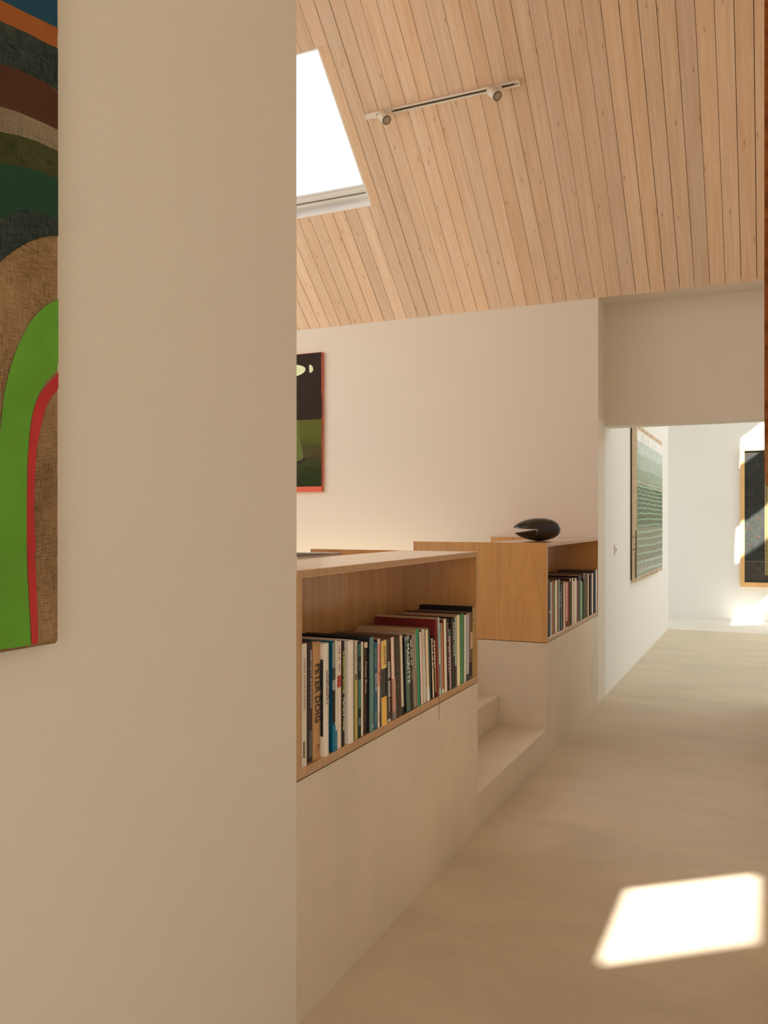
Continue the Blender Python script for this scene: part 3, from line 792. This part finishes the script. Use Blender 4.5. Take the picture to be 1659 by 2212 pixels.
# ------------------------------------------------------------------ black stone sculpture
def sculpture():
    me_name = 'split_pebble'
    bm = bmesh.new(); bmesh.ops.create_icosphere(bm, subdivisions=5, radius=1)
    a, b_, c = .150, .095, .0715
    for v in bm.verts:
        v.co = Vector((v.co.x * a, v.co.y * b_, v.co.z * c))
        v.co.z *= 1 + .10 * v.co.x / a
    o = obj('sculpture', bm, mat('polished_black_stone', (.012, .011, .010), .16, .6))
    def cutter(poly):
        b = bmesh.new()
        f = [b.verts.new((x, -.2, z)) for x, z in poly]; k = [b.verts.new((x, .2, z)) for x, z in poly]
        b.faces.new(f); b.faces.new(k[::-1]); n = len(poly)
        for i in range(n): b.faces.new((f[i], k[i], k[(i + 1) % n], f[(i + 1) % n]))
        bmesh.ops.recalc_face_normals(b, faces=b.faces[:])
        return obj('cutter', b, WALL)
    S = .302 / 104
    def P(u, v): return ((u - 1159.5) * S, (1144.5 - v) * S)
    # mouth wedge and thin notch, read from the photograph
    cut = [cutter([P(1095, 1139), P(1113.5, 1142.2), P(1135, 1143.6), P(1157.6, 1144.2), P(1157.4, 1161), P(1152.6, 1145.6), P(1130, 1149.0), P(1108.5, 1152.6), P(1095, 1154.5)])]
    for k in cut:
        md = o.modifiers.new('cut', 'BOOLEAN'); md.operation = 'DIFFERENCE'; md.object = k; md.solver = 'EXACT'
    dg = bpy.context.evaluated_depsgraph_get(); dg.update()
    me = bpy.data.meshes.new_from_object(o.evaluated_get(dg))
    o.modifiers.clear(); o.data = me
    for k in cut: bpy.data.objects.remove(k)
    for f in me.polygons: f.use_smooth = len(f.vertices) <= 4 and f.area < 2e-4
    try: me.set_sharp_from_angle(angle=math.radians(35))
    except Exception: pass
    return o
sc = sculpture()
zlow = min(v.co.z for v in sc.data.vertices)
sc.location = (-1.335, 5.235, ZT2 - zlow - .0005)
sc.rotation_euler = (0, 0, TH - .04)
tag(sc, 'glossy black egg-shaped sculpture with a wedge cut, on the far bookcase', 'sculpture')

# ------------------------------------------------------------------ track light
tr = thing('track_light', 'white ceiling track with two small spotlights on the planked ceiling', 'lamp')
pA, pB = Vector(pl(-2.47, 5.123)), Vector(pl(-1.419, 5.129))
tr.location = pA
TL = (pB - pA).length
def tl_box(name, u0, u1, v0, v1, w0, w1, m, parent=tr, bevel=0):
    bm = bmesh.new(); add_box(bm, (u0, v0, w0), (u1, v1, w1))
    if bevel: bmesh.ops.bevel(bm, geom=bm.edges[:], offset=bevel, segments=2, affect='EDGES')
    o = obj(name, bm, m, parent)
    if parent is tr: o.matrix_local = slope_rot.to_4x4()
    return o
TW = mat('white_metal', (.80, .75, .68), .4)
# u-shaped rail: base, two flanges, dark slot
bm = bmesh.new()
add_box(bm, (0, -.018, -.006), (TL, .018, 0)); add_box(bm, (0, -.018, -.022), (TL, -.007, -.006)); add_box(bm, (0, .007, -.022), (TL, .018, -.006))
o = obj('rail', bm, TW, tr); o.matrix_local = slope_rot.to_4x4()
tl_box('slot', .20, TL - .03, -.007, .007, -.011, -.006, mat('dark_slot', (.10, .07, .05), .5))
tl_box('end_cap', -.006, .0, -.019, .019, -.024, 0, TW)
tl_box('end_cap', TL, TL + .006, -.019, .019, -.024, 0, TW)
tl_box('feed_box', 0.0, .075, -.0069, .0069, -.0222, -.006, TW)
for q in (.28, .47, .66, .85): tl_box('screw', TL * q - .003, TL * q + .003, -.003, .003, -.0135, -.011, DARK)
def cyl(bm, r0, r1, z0, z1, n=28, cap=True):
    a = [bm.verts.new((r0 * math.cos(2 * math.pi * k / n), r0 * math.sin(2 * math.pi * k / n), z0)) for k in range(n)]
    b = [bm.verts.new((r1 * math.cos(2 * math.pi * k / n), r1 * math.sin(2 * math.pi * k / n), z1)) for k in range(n)]
    for k in range(n): bm.faces.new((a[k], a[(k + 1) % n], b[(k + 1) % n], b[k]))
    if cap: bm.faces.new(a[::-1]); bm.faces.new(b)
slot_x = [.145, .90]
for sx_ in slot_x:
    ad = tl_box('adapter', sx_ - .05, sx_ + .045, -.012, .012, -.040, -.022, TW, bevel=.003)
    # head: points into the room, aimed down and to the right
    hp = slope_rot @ Vector((sx_ - .022, 0, -.045))
    d = Vector((.60, -.40, -.69)).normalized()
    q = (-d).to_track_quat('Z', 'Y').to_matrix().to_4x4(); q.translation = hp + d * .02
    bm = bmesh.new(); cyl(bm, .031, .031, -.066, .030); 
    for v in bm.verts: pass
    bmesh.ops.bevel(bm, geom=[e for e in bm.edges if abs(e.verts[0].co.z - e.verts[1].co.z) < 1e-6 and e.verts[0].co.z > 0], offset=.006, segments=3, affect='EDGES')
    hd = obj('spotlight', bm, TW, tr); hd.matrix_local = q
    for f in hd.data.polygons: f.use_smooth = len(f.vertices) == 4
    bm = bmesh.new(); cyl(bm, .0295, .0295, -.0685, -.066); obj('bezel', bm, mat('bronze_bezel', (.16, .13, .10), .5), hd)
    bm = bmesh.new(); cyl(bm, .022, .022, -.0700, -.0686); obj('lens', bm, mat('lamp_lens', (.42, .37, .29), .3), hd)
    bm = bmesh.new(); cyl(bm, .009, .009, -.022, .03); n_ = obj('stem', bm, TW, tr)
    m4 = slope_rot.to_4x4(); m4.translation = slope_rot @ Vector((sx_ - .022, 0, -.045)); n_.matrix_local = m4

# ------------------------------------------------------------------ light switch on the far gallery wall
ps = at_x(1328, 1187, XW)
sw = thing('light_switch', 'small white light switch on the far gallery wall beside the bead painting', 'switch', (XW, ps.y, ps.z))
bm = bmesh.new(); add_box(bm, (0, -.043, -.043), (.009, .043, .043)); bmesh.ops.bevel(bm, geom=bm.edges[:], offset=.002, segments=2, affect='EDGES'); obj('plate', bm, WHITE, sw)
bm = bmesh.new(); add_box(bm, (.009, -.012, -.012), (.013, .012, .012)); obj('rocker', bm, mat('grey_plastic', (.45, .42, .36), .5), sw)

# ------------------------------------------------------------------ paintings
def poly_patch(name, pts, axis, off, m, parent, th=.0006):
    """flat painted shape on a canvas plane; pts in world (a,b); axis 'X': plane x=off facing +X, (a,b)=(y,z); axis 'Y': plane y=off facing -Y, (a,b)=(x,z)"""
    bm = bmesh.new()
    if axis == 'X': vs = [bm.verts.new((off, a, b)) for a, b in pts]; nd = Vector((1, 0, 0))
    else: vs = [bm.verts.new((a, off, b)) for a, b in pts]; nd = Vector((0, -1, 0))
    f = bm.faces.new(vs); bm.normal_update()
    if f.normal.dot(nd) < 0: f.normal_flip()
    o = obj(name, bm, m, None)
    if parent:
        o.parent = parent; o.matrix_parent_inverse = Matrix.Translation(-Vector(parent.location))
    return o

# big linen painting on the near wall
CXP = XW + .035
cor = at_x(127.5, 1384, CXP)
y_r, z_b, z_t, y_l = cor.y, 1.1385, 3.55 - .65, .15
bm = bmesh.new(); add_box(bm, (XW + .0025, y_l, z_b), (CXP, y_r, z_t))
es = [e for e in bm.edges]
bmesh.ops.bevel(bm, geom=es, offset=.0035, segments=3, affect='EDGES')
LIN_B = linen('brown_linen', A(92, 62, 36, .84), A(142, 108, 70, .84))
art = obj('painting', bm, LIN_B)
tag(art, 'tall linen painting of nested green, red and brown arches on the near wall', 'painting')
REFL = lin((172, 157, 138))
def Q(r, g, b): return A(r, g, b, .70, REFL)
def px(*pts):   # photo points on the canvas face -> (y,z)
    out = []
    for u, v in pts:
        p = at_x(u, v, CXP); out.append((min(p.y, y_r - .0032), max(p.z, z_b + .0036)))
    return out
def ext(top, bot):
    """band between two edge lists (left to right); carried on beyond the left of the picture at the same slope and mirrored round the arch crown"""
    t_, b_ = px(*top), px(*bot)
    return t_ + b_[::-1]
LAY = [0]
def paint(pts, m, name='painted_shape'):
    LAY[0] += 1
    return poly_patch(name, pts, 'X', CXP + .0004 + .00015 * LAY[0], m, art)
R_ = 128.5
def band(name, m, top, bot, drop=0):
    # extend to the left beyond u=0 following the first segment
    t_ = px(*top); b_ = px(*bot)
    def more(l, n=5):
        (ya, za), (yb, zb) = l[0], l[1]
        s = max(-.5, min(.5, (zb - za) / (yb - ya))); res = []
        for k in range(n, 0, -1):
            yy = ya - (ya - (y_l + .002)) * k / n
            res.append((yy, min(z_t - .002, za + s * (yy - ya) * (1 - .35 * k / n))))
        return res
    return paint(more(t_) + t_ + (more(b_) + b_)[::-1], m, name)
lin_dark = linen('charcoal_on_linen', Q(20, 23, 19), Q(54, 55, 44))
lin_olive = linen('olive_on_linen', Q(34, 36, 14), Q(60, 56, 30))
lin_tan = linen('bare_tan_linen', Q(86, 68, 48), Q(116, 96, 70))
paint([(y_l + .002, z_t - .002)] + [(y_r - .014, z_t - .002)] + px((124, 62)) + px((0, 0)) + [(y_l + .002, px((0, -190))[0][1])], mat('teal_paint', Q(26, 52, 60), .85, .12), 'sky_band')
band('orange_band', mat('orange_paint', Q(122, 64, 26), .85, .12, noise=(14, .1)), [(0, 0), (60, 30), (125, 61), (126.3, 72)], [(0, 46), (60, 72), (100, 94), (122, 103)])
band('charcoal_band', lin_dark, [(0, 46), (60, 72), (100, 94), (122, 103), (126, 108)], [(0, 141), (30, 150), (60, 160), (100, 180), (126, 199)])
band('brown_band', mat('umber_paint', Q(64, 36, 20), .85, .12), [(0, 138), (30, 147), (60, 160), (100, 180), (R_, 202)], [(0, 230), (40, 243), (80, 260), (R_, 283)])
band('tan_band', lin_tan, [(0, 230), (40, 243), (80, 260), (R_, 283)], [(0, 285), (40, 293), (80, 306), (R_, 330)])
band('olive_band', lin_olive, [(0, 285), (40, 293), (80, 306), (R_, 330)], [(0, 355), (40, 360), (80, 370), (R_, 390)])
band('dark_green_band', mat('bottle_green_paint', Q(30, 50, 32), .85, .12), [(0, 354), (40, 359), (80, 369), (R_, 389)], [(0, 475), (14, 463), (35, 455), (58, 452), (85, 457), (110, 468), (R_, 480)])
paint(px((-60, 700), (-45, 620), (-25, 540), (0, 475), (14, 463), (35, 455), (58, 452), (85, 457), (110, 468), (R_, 480), (R_, 512), (105, 510), (85, 514), (60, 523), (35, 538), (15, 552), (0, 566), (-15, 600), (-35, 680), (-45, 740)), lin_dark, 'charcoal_arch')
paint(px((R_, 646), (118, 650), (108, 654), (97, 661), (85, 671), (73, 684), (62, 698), (50, 720), (42, 737), (34, 755), (27, 775), (20, 798), (13, 825), (8, 850), (4, 880), (0, 918), (-6, 1000), (-9, 1100), (-9, 1250), (-6, 1404), (0, 1403), (65, 1393), (63, 1340), (60, 1290), (58, 1250), (56, 1200), (56, 1100), (57, 1010), (60, 960), (64, 915), (68, 895), (75, 870), (84, 848), (97, 826), (110, 812), (121, 800), (126, 785), (125, 760), (127.5, 742), (127, 700)), mat('leaf_green_paint', Q(80, 116, 34), .85, .12, noise=(12, .08)), 'green_arch')
paint(px((127.8, 804), (118, 812), (107, 823), (97, 835), (88, 846), (80, 858), (74, 876), (69, 895), (65, 920), (62, 950), (59, 990), (57, 1040), (56, 1110), (56.5, 1180), (58, 1235), (61, 1280), (64, 1330), (67, 1392), (80.5, 1390), (80, 1340), (78, 1290), (76, 1240), (74.5, 1212), (73, 1205), (75.5, 1190), (73.5, 1140), (72, 1100), (73, 1050), (75, 1000), (79, 962), (84, 935), (90, 905), (96, 885), (103, 868), (112, 854), (121, 845), (128, 838)), mat('red_paint', Q(150, 42, 36), .85, .12, noise=(12, .1)), 'red_arch')

# canvas on the right-hand wall: only its near edge shows
cz = at_y(1651, 1025, 2.35).z
bm = bmesh.new(); XE = at_y(1651, 1025, 2.35).x
add_box(bm, (XE, 2.35, cz), (XR - .0025, 3.2, cz + 1.35))
bmesh.ops.bevel(bm, geom=bm.edges[:], offset=.004, segments=3, affect='EDGES')
ra = obj('painting', bm, linen('brown_canvas_edge', A(128, 80, 44), A(160, 112, 68)))
tag(ra, 'edge of a brown stained canvas hung high on the right wall', 'painting')
zc_ = at_y(1651, 958, 2.35).z
bm = bmesh.new(); add_box(bm, (XE + .0004, 2.3485, zc_), (XR - .004, 2.3502, cz + 1.34))
obj('stained_edge', bm, linen('sienna_stain', A(100, 52, 22), A(142, 78, 38)), ra)

# dark painting on the back wall
Y2 = YB - .03
q1, q2 = at_y(697, 1063, Y2), at_y(693.5, 762.5, Y2)
x_r, zb2, zt2 = -3.447, 1.594, 2.776
x_l = -4.55
bm = bmesh.new(); add_box(bm, (x_l, Y2, zb2), (x_r, YB - .0025, zt2)); bmesh.ops.bevel(bm, geom=bm.edges[:], offset=.002, segments=1, affect='EDGES')
REFB = lin((214, 194, 170))
def Q2(r, g, b): return A(r, g, b, .80, REFB)
p2 = obj('painting', bm, mat('canvas_edge_orange', Q2(190, 80, 55), .6, noise=(30, .35)))
tag(p2, 'dark landscape painting with a pale moon shape and orange lower edge', 'painting')
zh = at_y(670, 906.5, Y2).z; zo = at_y(670, 1051, Y2).z
poly_patch('night_sky', [(x_l, zh), (x_r - .004, zh), (x_r - .006, zt2 - .003), (x_l, zt2 - .008)], 'Y', Y2 - .0005, mat('night_paint', Q2(50, 37, 27), .85, .15, noise=(6, .12)), p2)
def meadow_mat(z0, z1):
    m = bpy.data.materials.new('meadow_paint'); m.use_nodes = True
    n, l = m.node_tree.nodes, m.node_tree.links
    p = n['Principled BSDF']; p.inputs['Roughness'].default_value = .85; p.inputs['Specular IOR Level'].default_value = .15
    t = n.new('ShaderNodeTexCoord'); sp = n.new('ShaderNodeSeparateXYZ'); l.new(t.outputs['Object'], sp.inputs['Vector'])
    mp = n.new('ShaderNodeMapping'); mp.inputs['Scale'].default_value = (1.6, 1, 9); l.new(t.outputs['Object'], mp.inputs['Vector'])
    q = n.new('ShaderNodeTexNoise'); q.inputs['Scale'].default_value = 2; q.inputs['Detail'].default_value = 5; l.new(mp.outputs['Vector'], q.inputs['Vector'])
    mr = n.new('ShaderNodeMapRange'); mr.inputs['From Min'].default_value = z0; mr.inputs['From Max'].default_value = z1
    l.new(sp.outputs['Z'], mr.inputs['Value'])
    a = n.new('ShaderNodeMath'); a.operation = 'MULTIPLY_ADD'; a.inputs[1].default_value = .45
    l.new(q.outputs['Fac'], a.inputs[0]); l.new(mr.outputs['Result'], a.inputs[2])
    g = n.new('ShaderNodeValToRGB'); e = g.color_ramp.elements
    e[0].position = .2; e[0].color = (*Q2(38, 42, 20), 1); e[1].position = 1.0; e[1].color = (*Q2(88, 84, 32), 1)
    for pos, c in ((.5, (48, 52, 22)), (.72, (78, 62, 34)), (.8, (70, 66, 30))):
        x = e.new(pos); x.color = (*Q2(*c), 1)
    l.new(a.outputs[0], g.inputs['Fac']); l.new(g.outputs['Color'], p.inputs['Base Color'])
    return m
poly_patch('meadow', [(x_l, zh), (x_r - .003, zh), (x_r - .003, zo), (x_l, zo)], 'Y', Y2 - .0005, meadow_mat(zo, zh), p2)
poly_patch('orange_edge', [(x_l, zb2 + .003), (x_r - .002, zb2 + .003), (x_r - .002, zo), (x_l, zo)], 'Y', Y2 - .0005, mat('vermilion_paint', Q2(206, 92, 64), .8, .2), p2)
def py2(*pts): return [(at_y(u, v, Y2).x, at_y(u, v, Y2).z) for u, v in pts]
poly_patch('cone_figure', py2((628, 907), (645, 908), (648, 950), (656, 988), (652, 993), (643, 997), (628, 999)), 'Y', Y2 - .0008, mat('figure_paint', Q2(96, 98, 44), .85, .15), p2)
poly_patch('figure_shadow', py2((628, 999), (643, 997), (656, 988), (661, 991), (655, 999), (645, 1003), (628, 1006)), 'Y', Y2 - .0007, mat('figure_shade_paint', Q2(48, 42, 30), .85, .15), p2)
moon = mat('pale_yellow_paint', Q2(216, 208, 150), .85, .15)
me_ = [(at_y(643, 799, Y2).x - .09 + .15 * math.cos(t) * (1 if math.cos(t) > 0 else .6), at_y(643, 799, Y2).z - .004 * math.sin(t) + (.052 if math.sin(t) > 0 else .062) * math.sin(t)) for t in [2 * math.pi * k / 32 for k in range(32)]]
me_ = [(x + .018, z) for x, z in me_]
poly_patch('moon_oval', me_, 'Y', Y2 - .0009, moon, p2)
poly_patch('half_moon', py2((668, 788), (671, 788), (674.5, 791), (676.8, 796), (676, 801), (673, 804.5), (669, 805), (668, 798)), 'Y', Y2 - .0009, moon, p2)
poly_patch('dark_edge_stroke', [(x_r - .005, zh + .02), (x_r + .001, zh + .02), (x_r + .001, zh + .16), (x_r - .004, zh + .2)], 'Y', Y2 - .001, mat('night_paint', Q2(50, 37, 27), .85, .15), p2)

# bead painting on the far gallery wall
XG = -1.093
YG0, YG1 = 7.886, 9.874
ZG0, ZG1 = .789, 2.228
bm = bmesh.new(); add_box(bm, (XW + .012, YG0, ZG0), (XG, YG1, ZG1)); bmesh.ops.bevel(bm, geom=bm.edges[:], offset=.003, segments=2, affect='EDGES')
REFF = lin((206, 198, 184))
def Q3(r, g, b): return A(r, g, b, .83, REFF)
bp_ = obj('painting', bm, mat('raw_canvas', (.80, .66, .50), .85, noise=(20, .08)))
tag(bp_, 'deep canvas hung with rows of pale green beads on the far gallery wall', 'painting')
box_ = box('gap_shadow_strip', (XW, YG0 + .01, ZG0 + .02), (XW + .012, YG1 - .02, ZG1 - .02), DARK); box_.parent = bp_  # dark strip behind the canvas, painted in place of the gap's shadow
zn0, zn1 = ZG0 + .045, ZG1 - .055
bands_ = [(Q3(150, 148, 132), 0, .10), (Q3(132, 128, 106), .10, .34), (Q3(92, 102, 74), .34, .62), (Q3(138, 144, 120), .62, .74), (Q3(160, 162, 146), .74, .84), (Q3(182, 182, 170), .84, .93), (Q3(214, 214, 204), .93, 1.0)]
for cc, f0, f1 in bands_:
    poly_patch('net_ground', [(YG0 + .004, zn0 + (zn1 - zn0) * f0), (YG1 - .01, zn0 + (zn1 - zn0) * f0), (YG1 - .01, zn0 + (zn1 - zn0) * f1), (YG0 + .004, zn0 + (zn1 - zn0) * f1)], 'X', XG + .0008, mat('net_paint', cc, .7, noise=(18, .16)), bp_)
rows_v = [1246, 1230.5, 1220, 1210, 1201, 1192, 1183.5, 1175, 1166.5, 1157.5, 1149, 1140, 1131.5, 1120, 1108.5, 1098]
# rows of raised bead strokes, closer together towards the top
bm = bmesh.new(); bm2 = bmesh.new()
z = zn0 + .035; step = .085; row = 0
while z < zn1 - .10:
    ncol = 14
    for k in range(ncol):
        f = (k + .5 + .15 * math.sin(row * 2.1)) / ncol
        yy = YG0 + .03 + (YG1 - YG0 - .06) * f
        sag = .03 * (1 - z / 2.2) * math.sin(f * 5 + row * .7) * .4 - .05 * (f - .5) * (1 if z < 1.1 else 0) * 0
        w = .060; h = .016 if z < 1.7 else .007
        zzv = z + sag + random.uniform(-.004, .004)
        n = 6
        c0 = bm.verts.new((XG + .007, yy, zzv + .001))
        ring = [bm.verts.new((XG + .001, yy + w * .5 * math.cos(2 * math.pi * q / n), zzv + h * .5 * math.sin(2 * math.pi * q / n))) for q in range(n)]
        for q in range(n): bm.faces.new((c0, ring[q], ring[(q + 1) % n]))
        # hanging cord below each bead
        if z < 1.75:
            for s_ in (-.42, .42):
                a_ = [bm2.verts.new(p) for p in ((XG + .001, yy + w * s_ - .002, zzv - step * .75), (XG + .001, yy + w * s_ + .002, zzv - step * .75), (XG + .001, yy + w * s_ + .002, zzv - .004), (XG + .001, yy + w * s_ - .002, zzv - .004))]
                c_ = [bm2.verts.new((v.co.x + .0015, v.co.y, v.co.z)) for v in a_]
                bm2.faces.new(c_)
                bm2.faces.new((a_[0], c_[0], c_[3], a_[3])); bm2.faces.new((a_[1], a_[2], c_[2], c_[1]))
    z += step; step = max(.022, step * .935); row += 1
bd = obj('beads', bm, mat('pale_green_beads', Q3(170, 206, 168), .5)); bd.parent = bp_; bd['kind'] = 'stuff'
cd_ = obj('cords', bm2, mat('grey_green_cord', Q3(144, 142, 122), .7)); cd_.parent = bp_; cd_['kind'] = 'stuff'
# dark green cord along the near edge, tan seam across, lettering along the lower edge
bm = bmesh.new()
for a, b_ in (((XG - .012, YG0 - .002, zn0 - .01), (XG - .004, YG0 + .001, 1.26)), ((XG - .020, YG0 - .002, zn0 - .01), (XG - .017, YG0 + .001, 1.05)),
              ((XG - .04, YG0 - .0025, 1.083), (XG - .004, YG0 + .001, 1.090)), ((XG - .04, YG0 - .0025, 1.195), (XG - .004, YG0 + .001, 1.200))):
    add_box(bm, a, b_)
ed = obj('edge_cord', bm, mat('dark_green_cord', Q3(36, 62, 44), .6)); ed.parent = bp_
sm = poly_patch('seam', [(YG0 + .005, 1.715), (YG1 - .03, 1.665), (YG1 - .03, 1.658), (YG0 + .005, 1.706)], 'X', XG + .009, mat('seam_thread', Q3(196, 172, 142), .8), bp_)
t_ = lettering('lettering', 'A.LTROCHA TWELLE ıııı', mat('brown_ink', Q3(120, 92, 68), .8), 1.45, .026, bp_, (XG + .001, YG0 + .06, ZG0 + .008), (0, 1, 0), (0, 0, 1))
t_ = lettering('lettering', 'ıı ııı ıııı ııııı ıı ıııı ııı', mat('brown_ink', Q3(140, 112, 92), .8), 1.7, .022, bp_, (XG + .001, YG0 + .12, ZG1 - .04), (0, 1, 0), (0, 0, 1))

# framed textile on the end wall
xa, xb, za_, zb_ = -.362, 1.05, .462, 2.288
FR = mat('oak_frame', (.78, .47, .20), .5, noise=(8, .08))
tx = thing('framed_textile', 'framed dark grey textile with red flower motifs on the end wall', 'painting', (xa, YF, za_))
def fb(name, lo, hi, m, bevel=0):
    bm = bmesh.new(); add_box(bm, (lo[0] - xa, lo[1] - YF, lo[2] - za_), (hi[0] - xa, hi[1] - YF, hi[2] - za_))
    if bevel: bmesh.ops.bevel(bm, geom=bm.edges[:], offset=bevel, segments=1, affect='EDGES')
    return obj(name, bm, m, tx)
fb('frame_side', (xa, YF - .045, za_), (xa + .055, YF, zb_), FR, .002)
fb('frame_side', (xb - .055, YF - .045, za_), (xb, YF, zb_), FR, .002)
fb('frame_bottom', (xa + .055, YF - .045, za_), (xb - .055, YF, za_ + .06), FR, .002)
fb('frame_top', (xa + .055, YF - .045, zb_ - .012), (xb - .055, YF, zb_), FR, .002)
cloth = mat('grey_woven_cloth', (.045, .049, .045), .95, .1, noise=(22, .25), bump=(160, .4, .002))
dark_cl = mat('dark_cloth', (.02, .018, .016), .95, .1, noise=(22, .25))
fb('cloth', (xa + .055, YF - .02, za_ + .06), (xb - .055, YF, zb_ - .012), cloth)
fb('cloth_band', (xa + .055, YF - .022, za_ + .06), (xb - .055, YF - .02, .80), mat('brown_grey_cloth', (.06, .053, .044), .95, noise=(22, .25)))
fb('cloth_band', (xa + .055, YF - .0225, .80), (xb - .055, YF - .02, .806), mat('pale_thread', (.22, .2, .16), .9))
gold = mat('gold_satin', (.30, .23, .10), .45, metal=0, noise=(30, .2))
bm = bmesh.new()
for k in range(14):
    x0 = -.062 + k * .022; dz = .004 * (k % 2)
    add_box(bm, (x0 - xa, -.028 - dz, .62 - za_), (x0 + .019 - xa, -.02, 2.24 - za_))
obj('pleated_band', bm, gold, tx)
fb('braid', (-.072, YF - .024, .62), (-.066, YF - .02, 2.24), mat('dark_braid', (.05, .04, .03), .8))
rng = random.Random(3)
def flower(x, z, r=.034):
    bm = bmesh.new()
    for k in range(13):
        a = rng.uniform(0, 6.28); d = r * math.sqrt(rng.random()); s = rng.uniform(.005, .010)
        c0 = bm.verts.new((x + d * math.cos(a) - xa, -.026, z + d * .72 * math.sin(a) - za_))
        ring = [bm.verts.new((x + d * math.cos(a) + s * math.cos(q * 1.257) - xa, -.0205, z + d * .72 * math.sin(a) + s * math.sin(q * 1.257) - za_)) for q in range(5)]
        for q in range(5): bm.faces.new((c0, ring[q], ring[(q + 1) % 5]))
    bmesh.ops.recalc_face_normals(bm, faces=bm.faces[:])
    return obj('flower_motif', bm, mat('red_embroidery', (.085, .042, .032), .85, noise=(60, .4)), tx)
for u, v in ((1637.5, 1120), (1617, 1140), (1637, 1160.5), (1618, 1178), (1617, 983), (1618, 1026), (1637, 1003), (1637, 1046), (1617, 1066), (1637, 1085), (1618, 1103)):
    p = at_y(u, v, YF - .02); flower(p.x, p.z)
for x in (.30, .42, .55, .68, .80):
    for z in (.9, 1.1, 1.3, 1.5, 1.7, 1.9, 2.1): flower(x, z + (.1 if int(x * 100) % 2 else 0) * .5)
